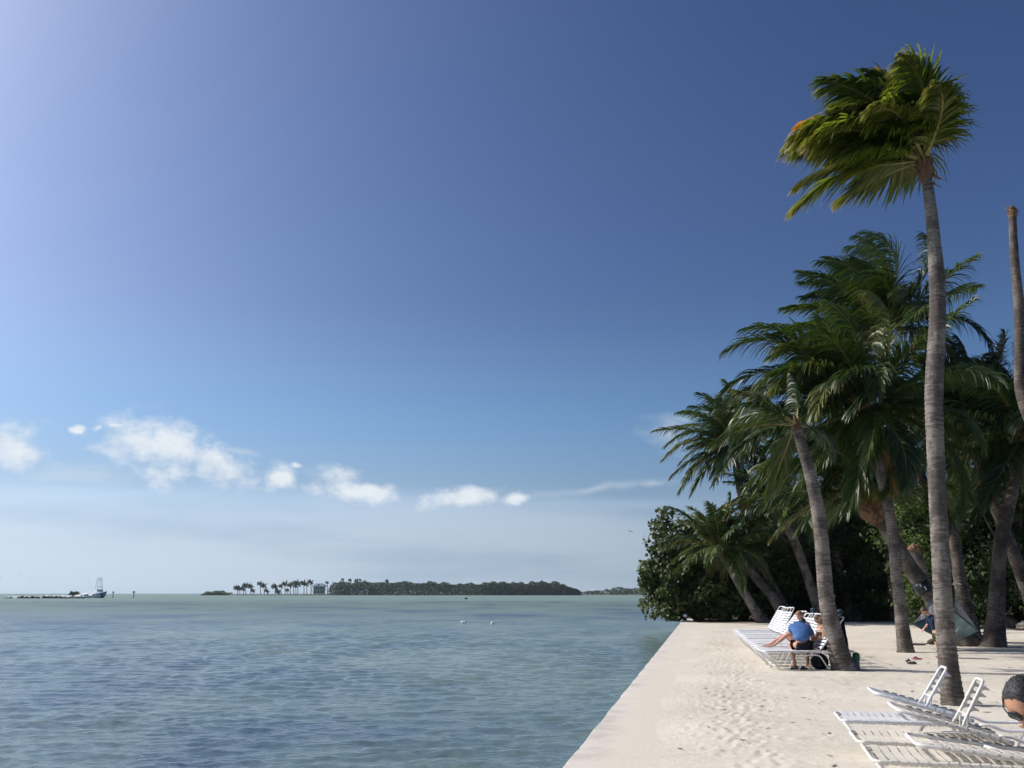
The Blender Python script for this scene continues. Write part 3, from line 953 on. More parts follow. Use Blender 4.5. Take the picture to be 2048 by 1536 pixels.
def make_trunk(path, radii, seed, detail=1.0, roots=True):
    rng = np.random.default_rng(seed)
    L_ = float(np.sum(np.linalg.norm(np.diff(np.array([list(p) for p in path]), axis=0), axis=1)))
    step = 0.021 / detail
    n = max(40, int(L_ / step))
    C = catmull(path, n)
    rad = np.interp(np.linspace(0, 1, n), np.linspace(0, 1, len(radii)), radii)
    seg = np.linalg.norm(np.diff(C, axis=0), axis=1); s = np.concatenate([[0], np.cumsum(seg)])
    T = np.gradient(C, axis=0); T = norm(T)
    ref = np.array([0, 1.0, 0]); U = norm(ref - T * (T @ ref)[:, None]); W = np.cross(T, U)
    ns = 22 if detail > 0.7 else 14
    a = np.arange(ns) * 2 * np.pi / ns
    # leaf-scar rings: uneven spacing, tilted, each a sharp lip over a shallow dip
    sp = 0.085 / max(0.55, detail)
    wob = np.cumsum(rng.normal(0, 0.012, n)) * 0.2
    ph = (s[:, None] + wob[:, None] + 0.016 * np.sin(a + 1.3)[None, :] + 0.012 * np.sin(2 * a + s[:, None] * 1.7)) / sp
    saw = ph - np.floor(ph)
    ringamp = 0.6 + 0.8 * np.abs(np.sin(np.floor(ph) * 12.9898))
    rel = 0.075 * ringamp * (saw ** 2 - 0.35)
    lump = 0.05 * (vnoise((n, ns), (max(2, int(L_ * 1.6)), 4), rng) - 0.5)
    lump[:, :] = 0.5 * (lump + np.roll(lump[:, ::-1], 1, 1))
    flare = np.exp(-s / 0.28)[:, None] * (0.26 + 0.10 * np.sin(5 * a + 1)[None, :] + 0.06 * np.sin(9 * a)[None, :]) if roots else 0
    Rr = rad[:, None] * (1 + rel + lump + flare)
    V = C[:, None, :] + U[:, None, :] * (np.cos(a)[None, :] * Rr)[..., None] + W[:, None, :] * (np.sin(a)[None, :] * Rr)[..., None]
    V = V.reshape(-1, 3)
    uv = np.stack([saw, np.repeat(s[:, None], ns, 1)], -1).reshape(-1, 2)
    i = (np.arange(n - 1)[:, None] * ns + np.arange(ns)[None, :])
    j = (np.arange(n - 1)[:, None] * ns + (np.arange(ns) + 1)[None, :] % ns)
    F = np.stack([i, j, j + ns, i + ns], -1).reshape(-1, 4)
    # close the top
    V = np.vstack([V, C[-1:] + T[-1:] * 0.02]); uv = np.vstack([uv, [[0, s[-1]]]])
    k = np.arange(ns)
    F2 = np.stack([(n - 1) * ns + k, (n - 1) * ns + (k + 1) % ns, np.full(ns, n * ns)], -1)
    return V, [F, F2], uv, C, T


def make_boot(r, h, seed, axis):
    """the ragged fibrous head of a trunk: a swollen core with husk flaps"""
    rng = random.Random(seed)
    b = MB()
    ax = Vector(axis).normalized()
    q = Vector((0, 0, 1)).rotation_difference(ax).to_matrix()
    prof = [(-0.30 * h, 0.92), (-0.12 * h, 1.15), (0.1 * h, 1.45), (0.4 * h, 1.55), (0.7 * h, 1.25), (0.95 * h, 0.8), (1.15 * h, 0.35)]
    n = 16
    vs, fs = [], []
    for i, (z, k) in enumerate(prof):
        for j in range(n):
            a = 2 * math.pi * j / n
            rr = r * k * (1 + rng.uniform(-0.12, 0.14))
            vs.append(q @ Vector((rr * math.cos(a), rr * math.sin(a), z + rng.uniform(-0.03, 0.03) * h)))
    for i in range(len(prof) - 1):
        for j in range(n):
            fs.append((i * n + j, i * n + (j + 1) % n, (i + 1) * n + (j + 1) % n, (i + 1) * n + j))
    fs.append(tuple((len(prof) - 1) * n + j for j in range(n)))
    b.add(vs, fs)
    for k in range(26):
        a = rng.uniform(0, 6.28); z0 = rng.uniform(-0.25, 0.8) * h
        out = Vector((math.cos(a), math.sin(a), 0)); tang = Vector((-math.sin(a), math.cos(a), 0))
        ln = rng.uniform(0.25, 0.7) * h; wd = r * rng.uniform(0.25, 0.6); flip = rng.choice((1, 1, 1, -0.6))
        rows = []
        for s_ in (0, 0.35, 0.7, 1.0):
            c = out * (r * 1.25 + s_ * s_ * ln * 0.55) + Vector((0, 0, z0 + flip * s_ * ln * 0.8))
            ww = wd * (1 - 0.75 * s_) * rng.uniform(0.8, 1.1)
            rows.append((c - tang * ww, c + tang * ww))
        vs = []
        for l_, r_ in rows:
            vs += [q @ l_, q @ r_, q @ (r_ - out * 0.012), q @ (l_ - out * 0.012)]
        fs = []
        for i in range(3):
            for j in range(4):
                fs.append((i * 4 + j, i * 4 + (j + 1) % 4, i * 4 + 4 + (j + 1) % 4, i * 4 + 4 + j))
        fs.append((12, 13, 14, 15))
        b.add(vs, fs)
    return b


def coconut(parent, loc, seed):
    b = MB()
    b.ellipsoid((0, 0, 0), (0.085, 0.085, 0.11), 12, 8, fn=lambda p: 1 + 0.08 * math.cos(3 * math.atan2(p.y, p.x)))
    o = b.build('coconut', M['rachis'], parent, True)
    o.location = loc
    return o


def palm(label, pix, widths, Y=None, n=22, L_=3.6, wind=0.55, grav=0.6, mats=('fr_green',), seed=1, detail=1.0, pairs=95, trunkmat='trunk',
         spread=(80, -25), leaf=1.25, boot=1.0, lw=0.047, lean_dir=None, dead=0, skip=None, group='coconut palms of the grove', extra=(), dY=0.0, head=None):
    """pix: trunk centre line in photograph pixels from the base up; widths: trunk width in pixels at those points"""
    b0 = G(pix[0][0], pix[0][1]) if Y is None else P(pix[0][0], pix[0][1], Y)
    Yb = b0.y
    zb = float(sand_z(b0.x, b0.y)) - 0.12
    path, rad = [], []
    for i, ((px, py), w) in enumerate(zip(pix, widths)):
        p = P(px, py, Yb + dY * i / (len(pix) - 1))
        if i == 0: p = Vector((p.x, p.y, zb))
        path.append(p); rad.append(0.5 * w * mpp(p.y, p.z))
    root = empty('coconut_palm', (path[0].x, path[0].y, zb))
    tag(root, label, 'palm tree', group)
    org = Vector(root.location)
    path = [p - org for p in path]
    V, F, uv, C, T = make_trunk(path, rad, seed, detail)
    link('trunk', np_mesh('trunk', V, F, [M[trunkmat]], uv=uv), root)
    top, ax = Vector(C[-1]), Vector(T[-1])
    rt = rad[-1]
    ax = (ax + Vector((-0.05, 0, 0.5))).normalized()
    bt = make_boot(rt * 1.05 * boot, 0.62 * boot, seed, ax)
    crown = bt.build('crown', M['boot'], root, True)
    crown.location = top
    rng = random.Random(seed * 13 + 1)
    hp = ax * 0.32 * boot
    for k in range(n):
        f = k / max(1, n - 1)
        az = k * 2.39996 + rng.uniform(-0.3, 0.3) + seed
        el = spread[0] + (spread[1] - spread[0]) * f ** 0.85 + rng.uniform(-8, 8)
        d = Vector((math.cos(az) * math.cos(R(el)), math.sin(az) * math.cos(R(el)), math.sin(R(el))))
        if skip and skip(d, f): continue
        # windward leaves are pushed up and over
        if d.x > 0.2: d.z += 0.3 * wind; d.normalize()
        mt = mats[min(len(mats) - 1, int(rng.random() * len(mats)))]
        ln = L_ * rng.uniform(0.82, 1.08) * (0.72 + 0.28 * min(1, f * 3 + 0.3))
        frond(crown, hp, d, ln, seed * 100 + k, wind * rng.uniform(0.75, 1.2), grav * rng.uniform(0.8, 1.15) * (0.55 + 0.6 * f), pairs, leaf, lw, rng.uniform(-0.5, 0.5), mt, rt)
    for (az, el, ln, wi, gr, mt) in extra:
        d = Vector((math.cos(R(az)) * math.cos(R(el)), math.sin(R(az)) * math.cos(R(el)), math.sin(R(el))))
        frond(crown, hp, d, ln, int(seed * 100 + abs(az) + 77), wi, gr, pairs, leaf, lw, 0.0, mt, rt)
    for k in range(dead):
        az = rng.uniform(0, 6.28)
        frond(crown, hp * 0.3, Vector((math.cos(az) * 0.8, math.sin(az) * 0.8, -0.6)), L_ * 0.65, seed * 100 + 60 + k, wind * 0.4, 1.4, pairs // 2, leaf * 0.7, lw, 0, 'fr_dry', rt)
    return root, crown


def frond(crown, hp, d, ln, seed, wind, grav, pairs, leaf, lw, twist, mt, rt):
    V, F, mi, uv = make_frond(ln, tuple(d), seed, wind, grav, pairs, leaf * ln / 3.6, lw, max(0.028, rt * 0.28), twist)
    side = Vector((d.x, d.y, 0)) * rt * 0.9
    o = link('frond', np_mesh('frond', V, F, [M[mt], M['rachis_dry' if mt in ('fr_dry', 'fr_gold') else 'rachis']], mi, uv), crown)
    o.location = Vector(hp) + side
    return o


GREENS = ('fr_green', 'fr_green', 'fr_dark', 'fr_olive')
DARKS = ('fr_dark', 'fr_dark', 'fr_green')

# the tall one in front
palm('tallest coconut palm in front, crown blown left, golden frond tips, beside the near chaises',
     [(1908, 1412), (1897, 1330), (1886, 1200), (1878, 1050), (1871, 900), (1868, 780), (1875, 640), (1874, 560), (1866, 460), (1858, 390), (1852, 350)],
     [42, 37, 35, 33, 33, 34, 31, 30, 24, 21, 20], n=34, L_=2.1, wind=1.2, grav=1.2, mats=('fr_olive', 'fr_lime', 'fr_lime', 'fr_green'),
     seed=21, detail=1.15, pairs=120, spread=(76, 12), leaf=1.9, boot=0.9,
     skip=lambda d, f: d.x > 0.12 and f > 0.2,
     extra=((165, 46, 2.1, 0.8, 0.8, 'fr_gold'), (172, 30, 2.2, 0.7, 1.0, 'fr_lime'), (190, 36, 2.3, 0.6, 1.3, 'fr_lime'), (200, 24, 2.2, 0.6, 1.1, 'fr_lime'), (150, 70, 2.2, 0.9, 0.8, 'fr_lime'), (10, 62, 1.35, 0.2, 1.0, 'fr_dark'), (80, 84, 2.0, 0.9, 0.6, 'fr_gold'), (60, 82, 2.0, 0.8, 0.7, 'fr_olive')))

palm('coconut palm leaning over the seated group, swollen foot, smooth pale trunk',
     [(1692, 1342), (1672, 1285), (1654, 1205), (1647, 1130), (1640, 1050), (1628, 980), (1614, 925), (1602, 885), (1596, 862)],
     [46, 36, 31, 29, 27, 25, 23, 21, 19], n=13, L_=2.1, wind=0.8, grav=1.3, mats=GREENS, seed=32, spread=(60, -40), leaf=1.2, boot=0.5,
     skip=lambda d, f: d.y < 0.15 and d.x > -0.5)

palm('coconut palm curving up behind the seated group to a broad dense crown',
     [(1812, 1306), (1802, 1230), (1793, 1150), (1785, 1060), (1770, 985), (1750, 905), (1737, 862), (1730, 845)],
     [30, 24, 21.5, 21, 20, 18.5, 17, 16], n=40, L_=4.1, wind=0.6, grav=0.95, mats=GREENS, seed=43, spread=(86, -30), leaf=1.3, boot=1.15, dead=1,
     extra=((178, 62, 4.7, 0.4, 0.9, 'fr_green'), (165, 48, 4.6, 0.35, 0.9, 'fr_dark'), (195, 66, 4.4, 0.5, 0.8, 'fr_green'), (150, 35, 4.4, 0.35, 0.9, 'fr_dark'), (200, 48, 4.4, 0.35, 1.5, 'fr_green'), (218, 42, 4.3, 0.3, 1.35, 'fr_olive'), (180, 30, 4.2, 0.3, 1.1, 'fr_green'), (235, 28, 4.0, 0.35, 1.2, 'fr_olive'), (190, 8, 4.0, 0.3, 0.9, 'fr_green'), (265, 35, 3.6, 0.3, 1.4, 'fr_green')))

palm('thick coconut palm leaning hard left over the hammock, bulging fibrous head',
     [(1938, 1292), (1905, 1250), (1872, 1206), (1845, 1170), (1812, 1122), (1788, 1082), (1766, 1048), (1752, 1030)],
     [52, 40, 34, 32, 30, 29, 28, 27], n=24, L_=4.0, wind=0.6, grav=1.0, mats=('fr_green', 'fr_olive', 'fr_dark'), seed=54, spread=(80, 8), leaf=1.3, boot=1.25)

palm('dark coconut palm trunk with broad foot right of the hammock',
     [(1986, 1294), (1992, 1230), (1996, 1150), (2001, 1090), (2011, 1040), (2022, 990), (2034, 940), (2046, 890)],
     [46, 33, 27, 26, 25, 24, 23, 22], n=28, L_=4.0, wind=0.6, grav=1.0, mats=DARKS, seed=65, trunkmat='trunk_dark', spread=(80, -25))

palm('coconut palm leaning in from the right edge, crossing the dark trunk',
     [(2088, 1284), (2062, 1200), (2032, 1120), (2006, 1052), (1985, 1000), (1965, 940), (1948, 890), (1940, 870)],
     [40, 29, 24, 22, 21, 20, 19, 19], n=34, L_=4.3, wind=0.55, grav=1.1, mats=DARKS, seed=76, trunkmat='trunk_dark', spread=(84, -20), boot=1.1)

palm('tall coconut palm behind, wind-combed top above the others, hammock rope round its trunk',
     [(1945, 1279), (1932, 1220), (1920, 1160), (1903, 1060), (1866, 1005), (1838, 940), (1808, 840), (1782, 740), (1764, 672)],
     [40, 30, 24, 20, 19, 18, 17, 16, 15], Y=30.5, n=38, L_=4.2, wind=1.1, grav=0.75, mats=('fr_dark', 'fr_green', 'fr_green'), seed=87, spread=(85, -20), trunkmat='trunk_dark', detail=0.8)

FAR = dict(detail=0.6, pairs=66, lw=0.07)
palm('slim leaning palm at the left end, nearest the sea wall end',
     [(1530, 1247), (1505, 1212), (1480, 1170), (1458, 1130), (1442, 1104)], [24, 18, 17, 17, 16], n=26, L_=3.4, wind=0.3, grav=0.85,
     mats=GREENS, seed=98, spread=(82, -25), **FAR)
palm('leaning palm just right of the leftmost slim palm, short crown',
     [(1578, 1240), (1545, 1195), (1512, 1155), (1488, 1125), (1472, 1108)], [26, 19, 18, 17, 16], Y=51, n=11, L_=3.0, wind=0.35, grav=0.8,
     mats=DARKS, seed=109, spread=(70, 0), **FAR)
palm('tall palm with upright plume above the leftmost slim palm',
     [(1582, 1236), (1550, 1180), (1520, 1120), (1498, 1060), (1482, 990), (1472, 930), (1468, 900)], [24, 17, 16, 16, 15, 14, 13], Y=53, n=36, L_=4.6, wind=0.45,
     grav=0.8, mats=GREENS, seed=120, spread=(86, -25), **FAR)
palm('palm with plain grey trunk directly behind the raised chaise backs',
     [(1650, 1246), (1632, 1205), (1612, 1145), (1590, 1085), (1570, 1048), (1556, 1028)], [24, 19, 18, 18, 17, 16], n=22, L_=3.8, wind=0.5, grav=0.8,
     mats=('fr_green', 'fr_olive', 'fr_dark'), seed=131, spread=(78, -10), **FAR)
palm('dim palm trunk right of the seated group, left one of a close pair',
     [(1706, 1240), (1692, 1190), (1676, 1130), (1664, 1080), (1655, 1040)], [26, 20, 18, 16, 15], n=11, L_=2.9, wind=0.6, grav=0.6, spread=(80, 0), mats=DARKS, seed=142, trunkmat='trunk', **FAR)
palm('dim thick-footed palm trunk of the pair behind the draped jacket',
     [(1742, 1238), (1716, 1195), (1694, 1140), (1676, 1085), (1665, 1045)], [34, 24, 19, 16, 15], n=11, L_=2.9, wind=0.6, grav=0.6, spread=(80, 0), mats=DARKS, seed=153, trunkmat='trunk', **FAR)
palm('thin dim palm trunk slanting left in the middle of the grove',
     [(1756, 1237), (1738, 1185), (1718, 1125), (1702, 1075), (1688, 1035)], [20, 14, 12, 11, 11], n=11, L_=2.9, wind=0.6, grav=0.6, spread=(80, 0), mats=DARKS, seed=164, trunkmat='trunk', **FAR)
palm('thin upright dim palm trunk left of the curving palm',
     [(1789, 1240), (1785, 1200), (1779, 1150), (1772, 1100), (1766, 1060), (1760, 1000)], [16, 11, 10, 10, 10, 10], Y=54, n=11, L_=2.9, wind=0.6, grav=0.6, spread=(80, 0), mats=DARKS, seed=175, trunkmat='trunk', **FAR)
palm('thin upright dim palm trunk right of the curving palm',
     [(1824, 1240), (1820, 1200), (1813, 1150), (1806, 1100), (1800, 1050), (1795, 990)], [17, 12, 11, 10, 10, 10], Y=52, n=11, L_=2.9, wind=0.6, grav=0.6, spread=(80, 0), mats=DARKS, seed=186, trunkmat='trunk', **FAR)


def bare_trunk(name, label, pix, widths, Y, seed, torn=True, group=None):
    path, rad = [], []
    for (px, py), w in zip(pix, widths):
        p = P(px, py, Y); path.append(p); rad.append(0.5 * w * mpp(p.y, p.z))
    path[0].z = float(sand_z(path[0].x, path[0].y)) - 0.1
    root = empty(name, path[0]); tag(root, label, 'palm trunk', group)
    org = path[0].copy()
    V, F, uv, C, T = make_trunk([p - org for p in path], rad, seed, 1.0 if Y < 25 else 0.6)
    link('trunk', np_mesh('trunk', V, F, [M['trunk_dark']], uv=uv), root)
    b = make_boot(rad[-1] * 0.8, 0.22, seed, T[-1])
    o = b.build('torn_top', M['boot'], root, True); o.location = C[-1]
    return root


bare_trunk('headless_palm', 'bare headless palm trunk with torn top at the right edge of the sky',
           [(2110, 1352), (2104, 1180), (2094, 1000), (2070, 870), (2048, 802), (2041, 760), (2041, 700), (2039, 620), (2031, 540), (2027, 480), (2025, 432)],
           [36, 28, 26, 25, 24, 23, 22, 20, 17, 15, 14], 17.5, 197)
bare_trunk('palm_stump', 'short broken palm stump rising behind the thick leaning palm',
           [(1878, 1250), (1862, 1200), (1848, 1160), (1836, 1120), (1829, 1100)], [30, 25, 23, 22, 21], 38.0, 208)


# ------------------------------------------------------------------ broad-leaved trees
def tree(name, label, base, crowns, n, size, mat, seed, hexleaf=False, group=None, cat='tree', trunk_r=0.16, aniso=0.5, clump=0.55, nclump=70):
    """crowns: ellipsoids (centre offset, radii) in metres around the base"""
    rng = np.random.default_rng(seed)
    base = Vector(base)
    root = empty(name, base); tag(root, label, cat, group)
    t = MB()
    # clump centres spread through the ellipsoids, more on the outside
    cents = []
    vol = np.array([r[0] * r[1] * r[2] for c, r in crowns]); vol = vol / vol.sum()
    for k in range(nclump):
        c, r = crowns[rng.choice(len(crowns), p=vol)]
        v = norm(rng.normal(size=3)); q = rng.random() ** 0.4
        p = np.array(c) + v * np.array(r) * q
        p[2] = max(p[2], 0.25 + 0.5 * rng.random())
        cents.append(p)
    cents = np.array(cents)
    # limbs
    tops = [Vector(c) for c, r in crowns]
    for k, tp in enumerate(tops):
        j = Vector((rng.uniform(-.2, .2), rng.uniform(-.2, .2), 0))
        t.tube([j, tp * 0.35 + Vector((rng.uniform(-.2, .2), rng.uniform(-.2, .2), 0.25)), tp * 0.75, tp], [trunk_r, trunk_r * 0.8, trunk_r * 0.5, trunk_r * 0.25], 8)
        for i in rng.choice(nclump, 6, replace=False):
            e = Vector(cents[i])
            if (e - tp).length < max(crowns[k][1]) * 1.3:
                t.tube([tp * 0.7, tp * 0.4 + e * 0.6 + Vector((0, 0, -0.1)), e], [trunk_r * 0.4, trunk_r * 0.25, 0.02], 6)
    t.build('trunk', M['bark'], root, True)
    ci = rng.integers(0, nclump, n)
    cr = clump * (0.6 + 0.8 * rng.random(nclump))
    off = rng.normal(size=(n, 3)); off = norm(off) * (rng.random(n) ** 0.45)[:, None]
    pos = cents[ci] + off * cr[ci][:, None] * np.array([1.15, 1.15, 0.85])
    pos[:, 2] = np.maximum(pos[:, 2], 0.08)
    nr = norm(norm(off) * 0.7 + np.array([-0.15, -0.1, aniso]) + rng.normal(size=(n, 3)) * 0.5)
    tan = norm(np.cross(nr, rng.normal(size=(n, 3)))); bit = np.cross(nr, tan)
    s = size * rng.uniform(0.65, 1.25, n)[:, None]
    if hexleaf:
        a = np.arange(6) * np.pi / 3
        prof = [(math.cos(x), math.sin(x) * 0.92, 0.10 * math.cos(2 * x)) for x in a]
    else:
        prof = [(-1, 0, 0), (-0.1, -0.48, 0.12), (1, 0, -0.12), (-0.1, 0.48, 0.12)]
    V = np.stack([pos + tan * s * p + bit * s * q + nr * s * h for p, q, h in prof], 1)
    m = len(prof)
    o = np.arange(n)[:, None] * m
    F = (o + np.arange(m)[None, :])
    F = F if m == 4 else np.concatenate([o + np.array([[0, 1, 2, 3]]), o + np.array([[0, 3, 4, 5]])])
    me = np_mesh('crown', V.reshape(-1, 3), F, [M[mat]], smooth=False)
    c = link('crown', me, root)
    return root


def at(px, Y, z=0.0):
    p = P(px, 1186.6, Y)
    return Vector((p.x, Y, z))


tree('sea_grape', 'round-leaved sea grape overhanging the water at the end of the sea wall', at(1395, 53.5),
     [((-1.6, 0.2, 2.0), (1.6, 1.8, 1.9)), ((-2.3, 0.3, 4.0), (1.0, 1.2, 1.4)), ((-1.2, 0.8, 5.2), (1.2, 1.4, 1.3)), ((0.6, 0.4, 4.0), (1.9, 1.8, 2.2)), ((0.5, -0.3, 1.6), (1.8, 1.6, 1.5)), ((-2.3, -0.8, 0.75), (0.9, 0.9, 0.55))],
     12000, 0.115, 'sea_grape', 301, True, nclump=120, clump=0.6, aniso=0.35)
GRP = 'broad-leaved trees behind the palms'
back = [(1490, 55, 3.4, 5.6, 'sea_grape', 'dark rounded tree right beside the overhanging sea grape'),
        (1570, 56, 3.6, 6.4, 'broad', 'dark leafy tree behind the raised chaise backs'),
        (1655, 57, 3.8, 7.2, 'broad', 'dark leafy tree behind the seated group and leaning palm'),
        (1745, 58, 3.8, 8.0, 'broad', 'dark leafy tree behind the pair of dim trunks'),
        (1835, 54, 3.8, 8.6, 'broad', 'dark leafy tree behind the broken palm stump'),
        (1905, 43, 2.7, 7.6, 'broad_lime', 'brighter green tree seen right of the tallest trunk, behind the hammock'),
        (1990, 42, 3.0, 8.4, 'broad', 'dark tree behind the crossing palm trunks near the right edge'),
        (2080, 41, 3.2, 9.2, 'broad', 'dark tree cut by the right edge behind the coral rocks')]
for k, (px, Y, rr, h, mt, lab) in enumerate(back):
    tree('broadleaf_tree', lab, at(px, Y),
         [((-0.3 * rr, 0, h * 0.28), (rr * 0.9, rr * 0.8, h * 0.3)), ((0.35 * rr, 0.3, h * 0.3), (rr * 0.9, rr * 0.8, h * 0.3)), ((-0.2 * rr, 0.2, h * 0.62), (rr * 0.85, rr * 0.8, h * 0.28)), ((0.25 * rr, -0.2, h * 0.74), (rr * 0.75, rr * 0.8, h * 0.26))],
         15000, 0.115, mt, 310 + k, mt == 'sea_grape', group=GRP, nclump=110, clump=0.8)
for k, (px, lab) in enumerate([(1560, 'deep'), (1680, 'deep'), (1800, 'deep'), (1920, 'deep'), (2040, 'deep')]):
    Y = 65 + (k % 2) * 3 - (6 if k > 2 else 0)
    tree('broadleaf_tree', ['farthest dim tree behind the tree over the chaise backs', 'farthest dim tree in the gap above the seated group', 'farthest dim tree behind the middle of the grove',
                            'farthest dim tree behind the brighter green tree', 'farthest dim tree behind the right edge trees'][k], at(px, Y),
         [((-1.2, 0, 2.2), (3.2, 2.6, 2.2)), ((1.2, 0, 2.4), (3.2, 2.6, 2.4)), ((0, 0, 5.4), (3.6, 2.6, 2.6)), ((0.5, 0, 7.6), (2.6, 2.2, 1.8))],
         7000, 0.22, 'broad', 330 + k, False, group=GRP, nclump=90, clump=1.1)


# ------------------------------------------------------------------ chaises
def round_path(pts, r=0.05, n=4):
    """polyline with rounded corners"""
    pts = [Vector(p) for p in pts]
    out = [pts[0]]
    for i in range(1, len(pts) - 1):
        a, b, c = pts[i - 1], pts[i], pts[i + 1]
        u, v = (a - b), (c - b)
        k = min(r, u.length * 0.45, v.length * 0.45)
        p, q = b + u.normalized() * k, b + v.normalized() * k
        for j in range(n + 1):
            t = j / n
            out.append(p * (1 - t) ** 2 + b * 2 * t * (1 - t) + q * t * t)
    out.append(pts[-1])
    return out


SEAT_Z, HW, SEAT_L, BACK_L = 0.38, 0.315, 1.22, 0.88


def strap_mesh(mat):
    b = MB()
    w = 0.0545
    prof = [(-HW + 0.012, -0.021), (-HW - 0.012, -0.019), (-HW - 0.021, -0.006), (-HW - 0.019, 0.010), (-HW - 0.006, 0.0195), (-HW + 0.05, 0.016), (0, 0.008),
            (HW - 0.05, 0.016), (HW + 0.006, 0.0195), (HW + 0.019, 0.010), (HW + 0.021, -0.006), (HW + 0.012, -0.019), (HW - 0.012, -0.021)]
    vs, fs = [], []
    for (y, z) in prof:
        vs += [(-w / 2, y, z), (w / 2, y, z)]
    m = len(prof)
    for (y, z) in prof:
        k = 0.0045
        vs += [(-w / 2, y * (1 - 0.009), z - k if abs(y) < HW - 0.01 else z * 0.8), (w / 2, y * (1 - 0.009), z - k if abs(y) < HW - 0.01 else z * 0.8)]
    for i in range(m - 1):
        a = 2 * i
        fs.append((a, a + 1, a + 3, a + 2))
        fs.append((a + 2 * m, a + 2 + 2 * m, a + 3 + 2 * m, a + 1 + 2 * m))
        fs.append((a, a + 2, a + 2 + 2 * m, a + 2 * m)); fs.append((a + 1, a + 1 + 2 * m, a + 3 + 2 * m, a + 3))
    b.add(vs, fs)
    me = bpy.data.meshes.new('strap')
    me.from_pydata(b.v, [], b.f); me.materials.append(M[mat])
    return me


STRAPS = {k: strap_mesh(k) for k in ('strap', 'strap_cream')}


def saw_plate(L_, teeth, out):
    """toothed adjuster plate in the x-z plane, x along the arm"""
    poly = [(0, 0, 0)]
    st = L_ / teeth
    for i in range(teeth):
        x = i * st
        poly += [(x + st * 0.15, 0, -out * 0.18), (x + st * 0.40, 0, -out * 0.30), (x + st * 0.72, 0, -out), (x + st * 0.80, 0, -out * 0.95), (x + st * 0.92, 0, -out * 0.25)]
    poly += [(L_, 0, 0)]
    return poly


def chaise(label, group, loc, rz=0.0, back=55, arm=60, strap='strap', frame='white', arm_at=0.40, seed=0):
    """x from foot to head; back = angle of the backrest above the seat, over 90 = folded forward over it"""
    root = empty('chaise_longue', loc, rz)
    tag(root, label, 'sun lounger', group)
    fm = M[frame]
    r = 0.0145
    f = MB()
    zb = SEAT_Z
    path = [(SEAT_L, -HW, zb), (0.0, -HW, zb), (0.0, HW, zb), (SEAT_L, HW, zb)]
    f.tube(round_path(path, 0.07), r, 8)
    for s in (-1, 1):        # the rails behind the hinge dip and rise again
        f.tube(round_path([(SEAT_L, s * HW, zb), (SEAT_L + 0.10, s * HW, zb), (SEAT_L + 0.20, s * HW * 0.96, zb - 0.045), (SEAT_L + 0.52, s * HW * 0.96, zb - 0.045), (1.90, s * HW * 0.93, zb + 0.0)], 0.07), r, 8)
    f.tube([(1.90, -HW * 0.93, zb), (1.90, HW * 0.93, zb)], r, 8)
    f.tube([(SEAT_L - 0.06, -HW, zb - 0.032), (SEAT_L - 0.06, HW, zb - 0.032)], r * 0.8, 8)
    f.build('frame', fm, root, True)
    for s in (-1, 1):
        l = MB(); l.tube([(0.02, s * HW * 0.99, zb - 0.008), (0.31, s * HW * 0.99, 0.0)], r, 8); l.build('leg', fm, root, True)
        l = MB()
        l.tube(round_path([(0.70, s * (HW + 0.0), 0.0), (0.86, s * HW, zb - 0.075), (1.16, s * HW, zb - 0.075), (1.34, s * HW, 0.0)], 0.07), r, 8)
        l.box((1.0, s * HW, zb - 0.04), (0.03, 0.02, 0.06))
        l.build('leg', fm, root, True)
        l = MB(); l.tube([(1.82, s * HW * 0.93, zb - 0.012), (1.64, s * HW * 0.93, 0.0)], r, 8); l.build('leg', fm, root, True)
    c = MB(); c.tube([(0.25, -HW, 0.085), (0.25, HW, 0.085)], r * 0.8, 8); c.build('stretcher', fm, root, True)
    n = 17
    sm = STRAPS[strap]
    rng = random.Random(seed)
    for i in range(n):
        o = link('strap', sm, root)
        o.location = (0.075 + i * (SEAT_L - 0.14) / (n - 1), 0, zb)
        o.rotation_euler = (rng.uniform(-0.01, 0.01), rng.uniform(-0.05, 0.05), rng.uniform(-0.008, 0.008))
    # backrest: a part of its own, built along +x from the hinge
    b = MB()
    hw2 = HW - 0.032
    b.tube(round_path([(0.0, -hw2, 0), (BACK_L, -hw2, 0), (BACK_L, hw2, 0), (0.0, hw2, 0)], 0.07), r, 8)
    bo = b.build('backrest', fm, root, True)
    bo.location = (SEAT_L - 0.03, 0, zb + 0.03)
    a = R(back)
    bo.rotation_euler = (0, -a, 0)
    nb = 9
    for i in range(nb):
        o = link('strap', sm, bo)
        o.location = (0.06 + i * (BACK_L - 0.24) / (nb - 1), 0, 0)
        o.scale = (1, hw2 / HW, 1)
        o.rotation_euler = (0, rng.uniform(-0.05, 0.05), 0)
    # adjuster arm: U of tube with toothed plates, hinged on the back of the backrest
    ab = MB()
    aw, al = 0.135, 0.43
    ab.tube(round_path([(0, -aw - 0.035, 0), (0.10, -aw, 0), (al, -aw * 0.93, 0), (al, aw * 0.93, 0), (0.10, aw, 0), (0, aw + 0.035, 0)], 0.045), 0.0125, 8)
    ab.tube([(0.11, -aw, 0), (0.11, aw, 0)], 0.008, 8)
    for s in (-1, 1):
        ab.tube([(0.13, s * aw * 0.98, 0), (0.0, s * aw * 0.98, -0.05)], 0.008, 6)
        ab.prism([(p[0] + 0.14, s * aw * 0.97, p[2] - 0.006) for p in saw_plate(0.26, 4, 0.062)], (0, 0.005 * s, 0))
    ao = ab.build('adjuster_arm', fm, bo, True)
    ao.location = (arm_at, 0, 0 if back > 90 else -0.02)
    ao.rotation_euler = (0, R(-(arm - back)), 0)     # arm = world angle above +x in the lounger's plane
    return root


def gz(x, y):
    return float(sand_z(x, y))


